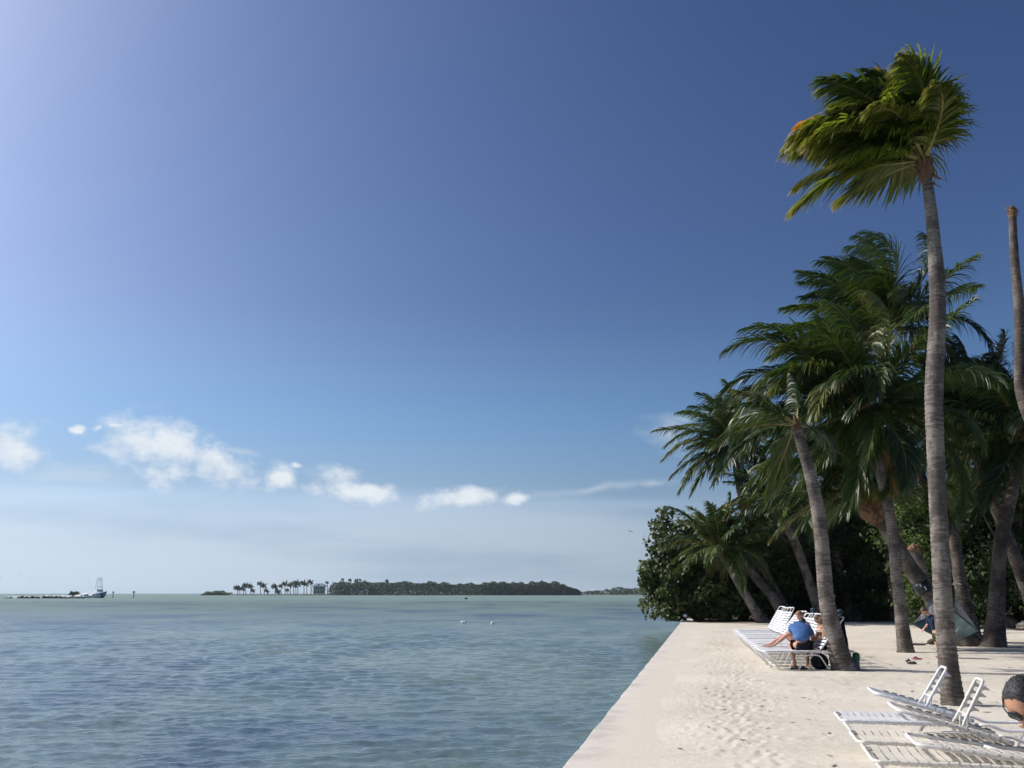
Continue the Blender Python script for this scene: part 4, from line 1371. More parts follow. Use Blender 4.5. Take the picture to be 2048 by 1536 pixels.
NEARG = 'strap chaises in the right foreground'
near = [('white strap chaise farthest of the foreground three, its toothed arm before the tall trunk', (1668, 1427), 'strap', 'white', 165, 57, 0.40),
        ('cream strap chaise in the middle of the foreground three, toothed arm raised', (1697, 1464), 'strap_cream', 'frame_cream', 165, 60, 0.36),
        ('cream strap chaise nearest the camera at the bottom right, arm folded low', (1724, 1499), 'strap_cream', 'frame_cream', 174, -12, 0.34)]
for k, (lab, (px, py), st, fr, bk, am, aa) in enumerate(near):
    p = G(px, py, SEAT_Z)
    chaise(lab, NEARG, (p.x - HW * 0.23, p.y - HW, gz(p.x + 0.8, p.y)), R(-13.5 - 0.8 * k), bk, am, st, fr, aa, k)

A_, B_ = G(1529, 1305, SEAT_Z), G(1474, 1262, SEAT_Z)
NFAR = 12
ordn = ['nearest', 'second', 'third', 'fourth', 'fifth', 'sixth', 'seventh', 'eighth', 'ninth', 'tenth', 'eleventh', 'farthest']
FARL = []
for k in range(NFAR):
    t = k / (NFAR - 1)
    x, y = A_.x + (B_.x - A_.x) * t, A_.y + 0.30 + (B_.y - A_.y) * t
    lab = ('nearest white chaise of the far row, the blue-shirted man sits on it' if k == 0 else
           ('farthest white chaise of the far row, close to the leftmost slim palm' if k == NFAR - 1 else 'white strap chaise with raised back, %s of the far row counting from the seated group' % ordn[k]))
    FARL.append(chaise(lab, 'white chaises of the far row', (x, y, gz(x + 0.8, y)), R(random.uniform(-1, 1.5)), (51 if k == 0 else 50 if k < 8 else 58) + random.uniform(-2, 2), -62, 'strap', 'white', 0.42, 20 + k))


# ------------------------------------------------------------------ people
def skin_obj(name, verts, radii, edges, mat, parent, root=0, sub=2):
    me = bpy.data.meshes.new(name)
    me.from_pydata([tuple(v) for v in verts], edges, [])
    me.materials.append(mat)
    o = link(name, me, parent)
    sm = o.modifiers.new('skin', 'SKIN'); sm.use_smooth_shade = True
    for i, r in enumerate(radii):
        d = me.skin_vertices[0].data[i]
        d.radius = (r, r) if not isinstance(r, tuple) else r
        d.use_root = (i == root)
    ss = o.modifiers.new('sub', 'SUBSURF'); ss.levels = sub; ss.render_levels = sub
    return o


def chain_builder():
    V, Rr, E = [], [], []

    def add(p, r, prev=None):
        V.append(Vector(p)); Rr.append(r)
        if prev is not None: E.append((prev, len(V) - 1))
        return len(V) - 1
    return V, Rr, E, add


def hand(add, wrist_i, wrist, dirv, palm_n, k=1.0, curl=0.6):
    """palm and five bent fingers; dirv along the hand, palm_n out of the palm"""
    d = Vector(dirv).normalized(); nrm = Vector(palm_n); nrm = (nrm - d * nrm.dot(d)).normalized(); s = d.cross(nrm)
    pm = add(Vector(wrist) + d * 0.045 * k, 0.026 * k, wrist_i)
    for i, (o, ln) in enumerate(((-0.03, 0.062), (-0.011, 0.075), (0.011, 0.08), (0.03, 0.072))):
        a = add(Vector(wrist) + d * 0.092 * k + s * o * k, 0.0105 * k, pm)
        b = add(V_(a) + (d * 0.8 + nrm * curl * 0.5).normalized() * ln * 0.5 * k, 0.009 * k, a)
        add(V_(b) + (d * 0.45 + nrm * curl).normalized() * ln * 0.5 * k, 0.0075 * k, b)
    t = add(Vector(wrist) + d * 0.045 * k + s * 0.045 * k, 0.012 * k, pm)
    add(V_(t) + (d + s * 0.6 + nrm * 0.3).normalized() * 0.04 * k, 0.009 * k, t)


_VREF = []


def V_(i):
    return _VREF[-1][i]


def head(parent, loc, fwd, up, k=1.0, skin='skin', hair='hair_brown', long_hair=0.0, glasses=False, detail=1, hairline=0.42, name='head'):
    """head with brow, nose, mouth, chin, ears and a cap of hair; local x forward, z up; height about 0.23 k"""
    f = Vector(fwd).normalized(); u = Vector(up); u = (u - f * u.dot(f)).normalized(); s = u.cross(f)
    rot = Matrix((f, s, u)).transposed()
    nu, nv = (48, 36) if detail > 1 else (28, 20)

    def face(p):
        th_f = p.x                      # 1 at the face
        kx = 1.0
        z = p.z
        # narrower jaw
        if z < 0: kx *= 1 - 0.20 * min(1, -z) ** 1.3
        # flatter face plane, fuller back of the skull
        if p.x > 0: kx *= 1 - 0.05 * p.x
        g = lambda y0, z0, sy, sz: math.exp(-((p.y - y0) / sy) ** 2 - ((z - z0) / sz) ** 2) * (1 if p.x > 0 else 0)
        kx += 0.20 * g(0, -0.20, 0.15, 0.13) + 0.10 * g(0, -0.02, 0.10, 0.20)     # nose
        kx += 0.055 * g(0, 0.24, 0.6, 0.10)                                        # brow
        kx -= 0.09 * g(0.38, 0.06, 0.17, 0.10) + 0.09 * g(-0.38, 0.06, 0.17, 0.10)  # eye sockets
        kx += 0.05 * g(0, -0.47, 0.24, 0.06) + 0.045 * g(0, -0.60, 0.22, 0.05)    # lips
        kx -= 0.03 * g(0, -0.535, 0.25, 0.022)
        kx += 0.13 * g(0, -0.84, 0.30, 0.16)                                       # chin
        kx += 0.04 * (g(0.45, -0.18, 0.2, 0.15) + g(-0.45, -0.18, 0.2, 0.15))      # cheeks
        return kx
    b = MB()
    b.ellipsoid((0, 0, 0), (0.098 * k, 0.077 * k, 0.118 * k), nu, nv, fn=face)
    for sg in (-1, 1):
        b.ellipsoid((-0.008 * k, sg * 0.079 * k, -0.008 * k), (0.017 * k, 0.008 * k, 0.031 * k), 10, 8)
    h = b.build(name, M[skin], parent, True)
    h.matrix_local = Matrix.Translation(Vector(loc)) @ rot.to_4x4()
    # hair
    hb = MB()
    rng = random.Random(int(loc[0] * 1000))
    vs, fs = [], []
    nu2, nv2 = nu, nv
    jit = [rng.uniform(-0.05, 0.06) * (detail > 1) for _ in range(nu)]
    for i in range(nv2 + 1):
        th = math.pi * 0.66 * i / nv2
        for j in range(nu2):
            ph = 2 * math.pi * j / nu2
            # hairline: high on the forehead, low at the nape
            fr = max(0.0, math.cos(ph))
            lim = (math.pi * 0.62) * (1 - hairline * fr ** 0.55 * (1 - 0.16 * max(0, math.cos(ph * 1.0)) ** 12)) - (0.10 if abs(math.sin(ph)) > 0.93 else 0) + jit[j]
            t2 = th / (math.pi * 0.66) * lim
            p = Vector((math.sin(t2) * math.cos(ph), math.sin(t2) * math.sin(ph), math.cos(t2)))
            q = 1.04 + 0.008 * rng.random() * detail + (0.015 if i < nv2 * 0.7 else 0)
            if i == nv2: q = 1.0
            vs.append(Vector((p.x * 0.098 * k * q, p.y * 0.079 * k * q, p.z * 0.118 * k * q)))
    for i in range(nv2):
        for j in range(nu2):
            fs.append((i * nu2 + j, (i + 1) * nu2 + j, (i + 1) * nu2 + (j + 1) % nu2, i * nu2 + (j + 1) % nu2))
    hb.add(vs, fs)
    if detail > 1:            # short tufts break the outline
        for q in range(900):
            i = rng.randrange(1, nv2) if q % 3 else nv2 - 1; j = rng.randrange(nu2)
            p = Vector(vs[i * nu2 + j]); n_ = p.normalized()
            t_ = (Vector((-1, rng.uniform(-.6, .6), rng.uniform(-0.5, 0.3))) + n_ * 0.05); t_ = (t_ - n_ * t_.dot(n_) * 0.9).normalized()
            w_ = n_.cross(t_).normalized() * 0.0018
            e = p + t_ * rng.uniform(0.010, 0.02) + n_ * 0.002
            hb.add([p - w_, p + w_, e], [(0, 1, 2)])
    if long_hair:
        # strands falling over the back and shoulders
        for q in range(46):
            ph = rng.uniform(R(70), R(290)); t2 = rng.uniform(0.9, 1.75)
            p = Vector((math.sin(t2) * math.cos(ph) * 0.10 * k, math.sin(t2) * math.sin(ph) * 0.084 * k, math.cos(t2) * 0.12 * k))
            ln = long_hair * rng.uniform(0.7, 1.1)
            e = p + Vector((-0.03, p.y * 0.35, -ln))
            m_ = (p + e) / 2 + Vector((-0.035 + rng.uniform(-.01, .01), p.y * 0.25, 0.02))
            hb.tube([p, m_, e], [0.017, 0.018, 0.004], 5)
    ho = hb.build('hair', M[hair], h, True)
    # eyes
    for sg in (-1, 1):
        e = MB(); e.ellipsoid((0.080 * k, sg * 0.030 * k, 0.006 * k), (0.011 * k,) * 3, 8, 6); e.build('eye', M['dark'], h, True)
    m_ = MB(); m_.ellipsoid((0.085 * k, 0, -0.063 * k), (0.008 * k, 0.024 * k, 0.0065 * k), 10, 6); m_.build('mouth', M['lip'], h, True)
    if glasses:
        g_ = MB()
        for sg in (-1, 1):
            c = Vector((0.094 * k, sg * 0.033 * k, 0.004 * k))
            poly = []
            for q in range(14):
                a = 2 * math.pi * q / 14
                y = math.copysign(abs(math.cos(a)) ** 0.7, math.cos(a)) * 0.030 * k; z = math.copysign(abs(math.sin(a)) ** 0.75, math.sin(a)) * 0.020 * k
                poly.append(c + Vector((0.006 - abs(y + sg * 0.033 * k) * 0.28, y, z)))
            g_.prism(poly, (0.004, 0, 0))
            g_.tube([(0.086 * k, sg * 0.062 * k, 0.010 * k), (0.06 * k, sg * 0.078 * k, 0.011 * k), (-0.012 * k, sg * 0.084 * k, 0.010 * k), (-0.03 * k, sg * 0.083 * k, -0.012 * k)], 0.0032 * k, 6)
        g_.tube([(0.106 * k, -0.008 * k, 0.013 * k), (0.109 * k, 0, 0.015 * k), (0.106 * k, 0.008 * k, 0.013 * k)], 0.003 * k, 6)
        g_.build('sunglasses', M['lens'], h, True)
    return h


def figure(label, J, skin='skin', k=1.0, group=None, shirt=None, shorts=None, sleeve=0.55, leglen=0.5, shirt_pad=1.16, torso_w=1.0, hem=0.0):
    """J: joints in world metres. pelvis, belly, chest, neck, and per side s in l, r: shoulder_s elbow_s wrist_s hip_s knee_s ankle_s toe_s"""
    org = Vector(J['pelvis']); org = Vector((org.x, org.y, min(Vector(v).z for v in J.values()) - 0.02))
    root = empty('person', org); tag(root, label, 'person', group)
    Q = {n_: Vector(v) - org for n_, v in J.items()}
    V, Rr, E, add = chain_builder()
    _VREF.append(V)
    acr = (Q['shoulder_l'] - Q['shoulder_r']).length
    pv = add(Q['pelvis'], (0.135 * k * torso_w, 0.10 * k)); be = add(Q['belly'], (0.125 * k * torso_w, 0.095 * k), pv); ch = add(Q['chest'], (0.135 * k * torso_w, 0.105 * k), be)
    nk = add(Q['neck'], 0.058 * k, ch)
    add(Q['neck'] + (Q['neck'] - Q['chest']).normalized() * 0.06 * k + (Q.get('head', Q['neck']) - Q['neck']) * 0.35, 0.050 * k, nk)
    for s in 'lr':
        sh = add(Q['shoulder_' + s], 0.058 * k, ch)
        el = add(Q['elbow_' + s], 0.042 * k, sh); wr = add(Q['wrist_' + s], 0.029 * k, el)
        hand(add, wr, Q['wrist_' + s], Q['wrist_' + s] - Q['elbow_' + s], Q.get('palm_' + s, Vector((0, 0, -1)) + (Q['chest'] - Q['wrist_' + s]) * 0.3), k)
        hp = add(Q['hip_' + s], 0.082 * k, pv)
        md = add(Q['hip_' + s].lerp(Q['knee_' + s], 0.5), 0.074 * k, hp)
        kn = add(Q['knee_' + s], 0.054 * k, md)
        cf = add(Q['knee_' + s].lerp(Q['ankle_' + s], 0.35), 0.052 * k, kn)
        an = add(Q['ankle_' + s], 0.034 * k, cf)
        to = add(Q['ankle_' + s].lerp(Q['toe_' + s], 0.6) + Vector((0, 0, -0.012)), (0.036 * k, 0.025 * k), an)
        add(Q['toe_' + s], (0.033 * k, 0.016 * k), to)
    _VREF.pop()
    skin_obj('body', V, Rr, E, M[skin], root)
    if shirt:
        V, Rr, E, add = chain_builder()
        p = shirt_pad
        lo = Q['pelvis'].lerp(Q['belly'], 0.55 - hem)
        a = add(lo, (0.150 * k * torso_w * p, 0.118 * k * p)); b = add(Q['belly'], (0.132 * k * torso_w * p, 0.105 * k * p), a)
        c = add(Q['chest'], (0.142 * k * torso_w * p, 0.115 * k * p), b)
        um = add(Q['chest'].lerp(Q['neck'], 0.5), 0.112 * k * p, c)
        add(Q['chest'].lerp(Q['neck'], 0.98), 0.074 * k * p, um)
        for s in 'lr':
            sh = add(Q['shoulder_' + s], 0.070 * k * p, c)
            add(Q['shoulder_' + s].lerp(Q['elbow_' + s], sleeve), 0.058 * k * p, sh)
        skin_obj('shirt', V, Rr, E, M[shirt], root)
    if shorts:
        V, Rr, E, add = chain_builder()
        a = add(Q['pelvis'].lerp(Q['belly'], 0.10), (0.160 * k * torso_w, 0.125 * k)); b = add(Q['pelvis'], (0.195 * k * torso_w, 0.145 * k), a)
        for s in 'lr':
            h = add(Q['hip_' + s], 0.125 * k, b)
            add(Q['hip_' + s].lerp(Q['knee_' + s], leglen), 0.098 * k, h)
        skin_obj('shorts', V, Rr, E, M[shorts], root, root=1)
    return root, org


def V3(x, y, z): return Vector((x, y, z))


# the man in blue, sitting sideways on the nearest far chaise with his back to the camera
c0 = FARL[0].location
cy = c0.y
mx = P(1606, 1300, cy).x
gz0 = c0.z
J = {'pelvis': (mx, cy - 0.10, gz0 + 0.50), 'belly': (mx + 0.00, cy + 0.02, gz0 + 0.69), 'chest': (mx + 0.05, cy + 0.20, gz0 + 0.84), 'neck': (mx + 0.12, cy + 0.36, gz0 + 0.90), 'head': (mx + 0.19, cy + 0.50, gz0 + 0.92),
     'shoulder_l': (mx - 0.14, cy + 0.26, gz0 + 0.88), 'elbow_l': (mx - 0.10, cy + 0.42, gz0 + 0.72), 'wrist_l': (mx + 0.10, cy + 0.55, gz0 + 0.68),
     'shoulder_r': (mx + 0.24, cy + 0.26, gz0 + 0.82), 'elbow_r': (mx + 0.33, cy + 0.22, gz0 + 0.64), 'wrist_r': (mx + 0.30, cy + 0.45, gz0 + 0.58),
     'hip_l': (mx - 0.09, cy - 0.04, gz0 + 0.48), 'knee_l': (mx - 0.14, cy + 0.40, gz0 + 0.50), 'ankle_l': (mx - 0.13, cy + 0.22, gz0 + 0.09), 'toe_l': (mx - 0.16, cy + 0.40, gz0 + 0.04),
     'hip_r': (mx + 0.09, cy - 0.04, gz0 + 0.48), 'knee_r': (mx + 0.22, cy + 0.40, gz0 + 0.50), 'ankle_r': (mx + 0.16, cy + 0.24, gz0 + 0.09), 'toe_r': (mx + 0.19, cy + 0.42, gz0 + 0.04)}
pr, org = figure('person in a blue T-shirt hunched with bare lower back, seated with back turned', J, 'skin', 1.0, shirt='blue_shirt', shorts='black', sleeve=0.8, leglen=0.75, shirt_pad=1.16, torso_w=1.1, hem=0.28)
head(pr, V3(mx + 0.19, cy + 0.48, gz0 + 0.95) - org, (0.5, 0.6, -0.8), (0.3, 0.7, 0.6), 0.95, 'skin', 'hair_dark')

# fair-haired person behind, pale legs stretched left on the second chaise
c1 = FARL[1].location
cy1, gz1 = c1.y + 0.05, c1.z
bx = P(1600, 1240, cy1).x
J = {'pelvis': (bx + 0.12, cy1, gz1 + 0.49), 'belly': (bx + 0.14, cy1, gz1 + 0.66), 'chest': (bx + 0.10, cy1, gz1 + 0.84), 'neck': (bx + 0.04, cy1 - 0.01, gz1 + 0.98), 'head': (bx, cy1 - 0.02, gz1 + 1.1),
     'shoulder_l': (bx + 0.08, cy1 - 0.17, gz1 + 0.92), 'elbow_l': (bx - 0.02, cy1 - 0.22, gz1 + 0.68), 'wrist_l': (bx - 0.18, cy1 - 0.12, gz1 + 0.72),
     'shoulder_r': (bx + 0.08, cy1 + 0.17, gz1 + 0.92), 'elbow_r': (bx - 0.02, cy1 + 0.22, gz1 + 0.68), 'wrist_r': (bx - 0.18, cy1 + 0.14, gz1 + 0.72),
     'hip_l': (bx + 0.06, cy1 - 0.09, gz1 + 0.48), 'knee_l': (bx - 0.33, cy1 - 0.13, gz1 + 0.70), 'ankle_l': (bx - 0.66, cy1 - 0.12, gz1 + 0.46), 'toe_l': (bx - 0.84, cy1 - 0.12, gz1 + 0.43),
     'hip_r': (bx + 0.06, cy1 + 0.09, gz1 + 0.48), 'knee_r': (bx - 0.35, cy1 + 0.11, gz1 + 0.66), 'ankle_r': (bx - 0.70, cy1 + 0.10, gz1 + 0.46), 'toe_r': (bx - 0.88, cy1 + 0.10, gz1 + 0.43)}
pr, org = figure('fair-haired person with pale legs stretched left, half hidden behind the blue T-shirt', J, 'skin_pale', 0.95, shirt='pink_cloth', shorts='pink_cloth', leglen=0.9)
head(pr, V3(bx, cy1 - 0.02, gz1 + 1.10) - org, (-0.9, -0.2, -0.35), (-0.3, 0, 0.95), 0.92, 'skin_pale', 'hair_fair')

# woman with long hair on the right of the two
wx = P(1643, 1270, cy + 0.28).x
wy = cy + 0.22
J = {'pelvis': (wx + 0.02, wy, gz0 + 0.50), 'belly': (wx + 0.04, wy, gz0 + 0.66), 'chest': (wx + 0.0, wy, gz0 + 0.80), 'neck': (wx - 0.03, wy, gz0 + 0.92), 'head': (wx - 0.06, wy, gz0 + 1.0),
     'shoulder_l': (wx + 0.0, wy - 0.15, gz0 + 0.86), 'elbow_l': (wx - 0.04, wy - 0.18, gz0 + 0.64), 'wrist_l': (wx - 0.20, wy - 0.08, gz0 + 0.58),
     'shoulder_r': (wx - 0.02, wy + 0.16, gz0 + 0.86), 'elbow_r': (wx - 0.05, wy + 0.2, gz0 + 0.64), 'wrist_r': (wx - 0.20, wy + 0.12, gz0 + 0.58),
     'hip_l': (wx - 0.06, wy - 0.08, gz0 + 0.48), 'knee_l': (wx - 0.10, wy + 0.32, gz0 + 0.48), 'ankle_l': (wx - 0.12, wy + 0.34, gz0 + 0.09), 'toe_l': (wx - 0.16, wy + 0.48, gz0 + 0.04),
     'hip_r': (wx + 0.06, wy + 0.06, gz0 + 0.48), 'knee_r': (wx + 0.04, wy + 0.40, gz0 + 0.48), 'ankle_r': (wx + 0.02, wy + 0.40, gz0 + 0.09), 'toe_r': (wx - 0.02, wy + 0.54, gz0 + 0.04)}
pr, org = figure('person with long brown hair and cream straps, sitting right of the blue T-shirt', J, 'skin', 0.88, shorts='black', leglen=0.9)
# strap top: a band round the chest and two shoulder straps
bt = MB()
for z, r1 in ((-0.01, 0.150), (0.025, 0.152)):
    bt.tube([V3(wx + 0.13 * math.cos(a) * 0.95, wy + 0.155 * math.sin(a) * 0.85, gz0 + 0.78 + z) - org for a in [i * 6.2832 / 20 for i in range(20)]], 0.02, 6, closed=True)
for s in (-1, 1):
    bt.tube([V3(wx + 0.10, wy + s * 0.09, gz0 + 0.78) - org, V3(wx + 0.075, wy + s * 0.095, gz0 + 0.88) - org, V3(wx, wy + s * 0.10, gz0 + 0.925) - org, V3(wx - 0.09, wy + s * 0.08, gz0 + 0.82) - org], 0.011, 6)
bt.build('top', M['cream_cloth'], pr, True)
head(pr, V3(wx - 0.06, wy, gz0 + 1.02) - org, (-0.9, 0.1, -0.4), (-0.3, 0, 0.95), 0.9, 'skin', 'hair_brown', 0.26)

# the boy by the trunk
by_ = G(1872, 1318).y
bx = P(1874, 1318, by_).x
g = gz(bx, by_)
J = {'pelvis': (bx + 0.06, by_, g + 0.60), 'belly': (bx + 0.03, by_, g + 0.76), 'chest': (bx - 0.02, by_, g + 0.92), 'neck': (bx - 0.09, by_, g + 1.04), 'head': (bx - 0.18, by_, g + 1.12),
     'shoulder_l': (bx - 0.03, by_ + 0.12, g + 0.98), 'elbow_l': (bx - 0.09, by_ + 0.15, g + 0.78), 'wrist_l': (bx - 0.20, by_ + 0.10, g + 0.70),
     'shoulder_r': (bx - 0.03, by_ - 0.12, g + 0.98), 'elbow_r': (bx + 0.05, by_ - 0.15, g + 0.78), 'wrist_r': (bx + 0.16, by_ - 0.10, g + 0.74),
     'hip_l': (bx + 0.04, by_ + 0.07, g + 0.58), 'knee_l': (bx + 0.06, by_ + 0.08, g + 0.32), 'ankle_l': (bx + 0.12, by_ + 0.08, g + 0.06), 'toe_l': (bx + 0.0, by_ + 0.09, g + 0.02),
     'hip_r': (bx + 0.06, by_ - 0.07, g + 0.58), 'knee_r': (bx + 0.04, by_ - 0.08, g + 0.32), 'ankle_r': (bx + 0.06, by_ - 0.08, g + 0.06), 'toe_r': (bx - 0.07, by_ - 0.08, g + 0.02)}
pr, org = figure('small person in navy shirt and olive shorts leaning out beside the tallest trunk', J, 'skin_pale', 0.72, shirt='navy', shorts='olive', sleeve=0.9, leglen=0.8, hem=0.35, shirt_pad=1.2)
head(pr, V3(bx - 0.19, by_, g + 1.13) - org, (-0.85, -0.15, -0.55), (-0.55, 0, 0.8), 0.86, 'skin', 'hair_brown')

# man at the right edge, seated, head bent down
hx = P(2047, 1404, 3.7)
my = 3.75
mxx = hx.x + 0.24
gm = gz(mxx, my) - 0.05
J = {'pelvis': (mxx + 0.22, my + 0.30, gm + 0.52), 'belly': (mxx + 0.18, my + 0.20, gm + 0.70), 'chest': (mxx + 0.10, my + 0.04, gm + 0.86), 'neck': (mxx - 0.06, my - 0.08, gm + 1.0), 'head': (hx.x, hx.y, hx.z),
     'shoulder_l': (mxx + 0.28, my - 0.04, gm + 0.93), 'elbow_l': (mxx + 0.32, my - 0.22, gm + 0.66), 'wrist_l': (mxx + 0.12, my - 0.42, gm + 0.62),
     'shoulder_r': (mxx - 0.10, my + 0.10, gm + 0.88), 'elbow_r': (mxx - 0.12, my - 0.12, gm + 0.62), 'wrist_r': (mxx + 0.02, my - 0.36, gm + 0.58),
     'hip_l': (mxx + 0.30, my + 0.22, gm + 0.50), 'knee_l': (mxx + 0.28, my - 0.22, gm + 0.50), 'ankle_l': (mxx + 0.26, my - 0.18, gm + 0.09), 'toe_l': (mxx + 0.24, my - 0.38, gm + 0.04),
     'hip_r': (mxx + 0.12, my + 0.26, gm + 0.50), 'knee_r': (mxx - 0.02, my - 0.18, gm + 0.50), 'ankle_r': (mxx - 0.04, my - 0.14, gm + 0.09), 'toe_r': (mxx - 0.08, my - 0.34, gm + 0.04)}
pr, org = figure('dark-haired person in sunglasses with bent head at the right edge, pale shirt', J, 'skin_brown', 1.0, shirt='white_cloth', shorts='navy', sleeve=0.7, leglen=0.85)
head(pr, hx - org, (-0.42, -0.62, -0.62), (-0.28, -0.52, 0.80), 0.88, 'skin_brown', 'hair_black', glasses=True, detail=2, hairline=0.64)
chaise('strap chaise under the person in sunglasses at the right edge', NEARG, (mxx - 0.45, my + 0.33, gm + 0.05), R(-2), 50, -62, 'strap_cream', 'frame_cream', 0.42, 9)


# ------------------------------------------------------------------ things on the beach
def cloth_sheet(name, fn, nu, nv, mat, thick=0.012, parent=None):
    V = [fn(i / nu, j / nv) for j in range(nv + 1) for i in range(nu + 1)]
    F = [(j * (nu + 1) + i, j * (nu + 1) + i + 1, (j + 1) * (nu + 1) + i + 1, (j + 1) * (nu + 1) + i) for j in range(nv) for i in range(nu)]
    b = MB(); b.add(V, F)
    o = b.build(name, mat, parent, True)
    s = o.modifiers.new('solid', 'SOLIDIFY'); s.thickness = thick
    return o


# jacket hung over the back of the nearest far chaise
bk = FARL[0]
tx, ty, tz = bk.location
ba = R(51)
def backpt(l, w, h=0.0):
    return Vector((tx + SEAT_L - 0.03 + l * math.cos(ba) - h * math.sin(ba), ty + w, tz + SEAT_Z + 0.03 + l * math.sin(ba) + h * math.cos(ba)))
top = backpt(0.89, 0)
def jacket(u, v):
    w = (u - 0.5) * 0.34 * (1 - 0.25 * max(0, v - 0.7)) + 0.13
    if v < 0.42:
        p = backpt(0.45 + 0.43 * v / 0.42, w, 0.035)
    else:
        q = (v - 0.42) / 0.58
        p = top + Vector((0.045 + 0.03 * math.sin(u * 9 + 1) + 0.05 * q, w, 0.03 - 0.50 * q - 0.05 * math.sin(u * 7)))
    return p + Vector((0.012 * math.sin(u * 17 + v * 5), 0.01 * math.sin(v * 13), 0.012 * math.sin(u * 11 + v * 7)))
jk = cloth_sheet('jacket', jacket, 14, 18, M['navy'])
sl = MB(); sl.tube([top + Vector((0.10, -0.02, -0.45)), top + Vector((0.12, -0.02, -0.62)), top + Vector((0.115, -0.02, -0.80)), top + Vector((0.14, -0.02, -0.88))], [0.035, 0.026, 0.024, 0.034], 8)
sl.build('sleeve', M['black'], jk, True)
tag(jk, 'dark navy jacket hung over a white chaise back, one sleeve dangling', 'jacket')


def cap(label, loc, rz):
    b = MB()
    b.ellipsoid((0, 0, 0), (0.092, 0.078, 0.07), 18, 10, fn=lambda p: 1.0 if p.z > -0.1 else 0.94)
    root = b.build('baseball_cap', M['teal_cloth'], None, True)
    root.location = loc; root.rotation_euler = (0.2, 0.35, rz)
    v = MB()
    vs, fs = [], []
    n = 10
    for r_ in (0.085, 0.175):
        for i in range(n + 1):
            a = R(-62 + 124 * i / n)
            vs.append((r_ * math.cos(a) * (1.0 if r_ < 0.1 else 1.02), r_ * math.sin(a) * (0.95 if r_ < 0.1 else 0.60), -0.022 - (0.025 if r_ > 0.1 else 0) * (1 + abs(math.sin(a)))))
    for i in range(n): fs.append((i, i + 1, n + 2 + i, n + 1 + i))
    v.add(vs, fs)
    o = v.build('visor', M['teal_cloth'], root, True)
    s = o.modifiers.new('solid', 'SOLIDIFY'); s.thickness = 0.006
    tag(root, label, 'cap')
    return root


cap('mottled blue-grey cap on the navy jacket at the top of the chaise back', P(1677, 1224, top.y) + Vector((0.02, 0.0, -0.01)), 3.6)
k5 = FARL[4].location
cap('mottled blue-grey cap on the chaise backs above the seated heads', P(1627, 1221, k5.y), 0.6)

# backpack under the nearest chaise
b = MB()
bp_ = P(1640, 1322, cy + 0.05)
b.ellipsoid((0, 0, 0.16), (0.19, 0.14, 0.17), 20, 14, fn=lambda p: 1 + 0.06 * math.sin(5 * p.x + 2 * p.z))
bo = b.build('backpack', M['black'], None, True); bo.location = (bp_.x, bp_.y, gz(bp_.x, bp_.y) - 0.005)
s = MB()
for q in (-1, 1): s.tube([(q * 0.06, -0.10, 0.28), (q * 0.07, -0.17, 0.22), (q * 0.075, -0.165, 0.10), (q * 0.06, -0.13, 0.04)], 0.013, 6)
s.build('strap', M['dark'], bo, True)
p_ = MB(); p_.ellipsoid((0.0, -0.115, 0.11), (0.12, 0.05, 0.085), 14, 8); p_.build('pocket', M['black'], bo, True)
tag(bo, 'slumped black backpack in the shade under the nearest far chaise', 'backpack')


def sandal(label, loc, rz, mat, tilt=0.0, group=None):
    n = 20
    out = []
    for i in range(n):
        a = 2 * math.pi * i / n
        x = 0.125 * math.cos(a); y = 0.043 * math.sin(a) * (1.0 - 0.18 * math.cos(a + 0.5) * -1)
        out.append((x, y, 0))
    b = MB(); b.prism(out, (0, 0, 0.022))
    root = b.build('sandal', M[mat]); root.location = loc; root.rotation_euler = (tilt, 0, rz)
    s = MB()
    for q in (-1, 1):
        s.tube([(0.075, 0, 0.02), (0.045, q * 0.022, 0.05), (0.0, q * 0.042, 0.042), (-0.03, q * 0.045, 0.016)], 0.0085, 6)
    s.build('strap', M['dark'], root, True)
    tag(root, label, 'sandal', group)
    return root


for (px, py, rz, mt, tl, lab) in [(1590, 1341, 0.4, 'dark', 0.0, 'dark flip-flop lying left, in front of the nearest far chaise'),
                                  (1604, 1342, -0.3, 'dark', 0.15, 'dark flip-flop lying right, in front of the nearest far chaise'),
                                  (1588, 1332, 1.0, 'wood', 0.0, 'brown flip-flop in the shade under the nearest far chaise'),
                                  (1824, 1330, 0.2, 'dark', 0.25, 'black sandal on open sand beside the pink one'),
                                  (1817, 1327, 0.9, 'dark', -0.5, 'black sandal tipped on its side beside the other black one'),
                                  (1834, 1322, 2.6, 'pink_plastic', 0.3, 'pink sandal on open sand behind the black pair')]:
    p = G(px, py); p.z = gz(p.x, p.y) + 0.012 + abs(tl) * 0.04
    sandal(lab, p, rz, mt, tl)
# tumbler at the head end of the nearest chaise
p = P(1716, 1318, cy - 0.1)
b = MB()
b.tube([(0, 0, 0), (0, 0, 0.02), (0, 0, 0.19), (0, 0, 0.21)], [0.048, 0.055, 0.062, 0.060], 16)
o = b.build('tumbler', M['grey_plastic'], None, True); o.location = (tx + 1.98, ty - 0.18, gz(tx + 1.98, ty - 0.18) + 0.0)
b = MB(); b.tube([(0, 0, 0.21), (0, 0, 0.23), (0.0, 0, 0.33), (0.0, 0, 0.355), (0, 0, 0.37)], [0.066, 0.075, 0.072, 0.055, 0.02], 16); b.build('lid', M['green_plastic'], o, True)
tag(o, 'grey tumbler with big green lid at the head of the nearest far chaise', 'tumbler')

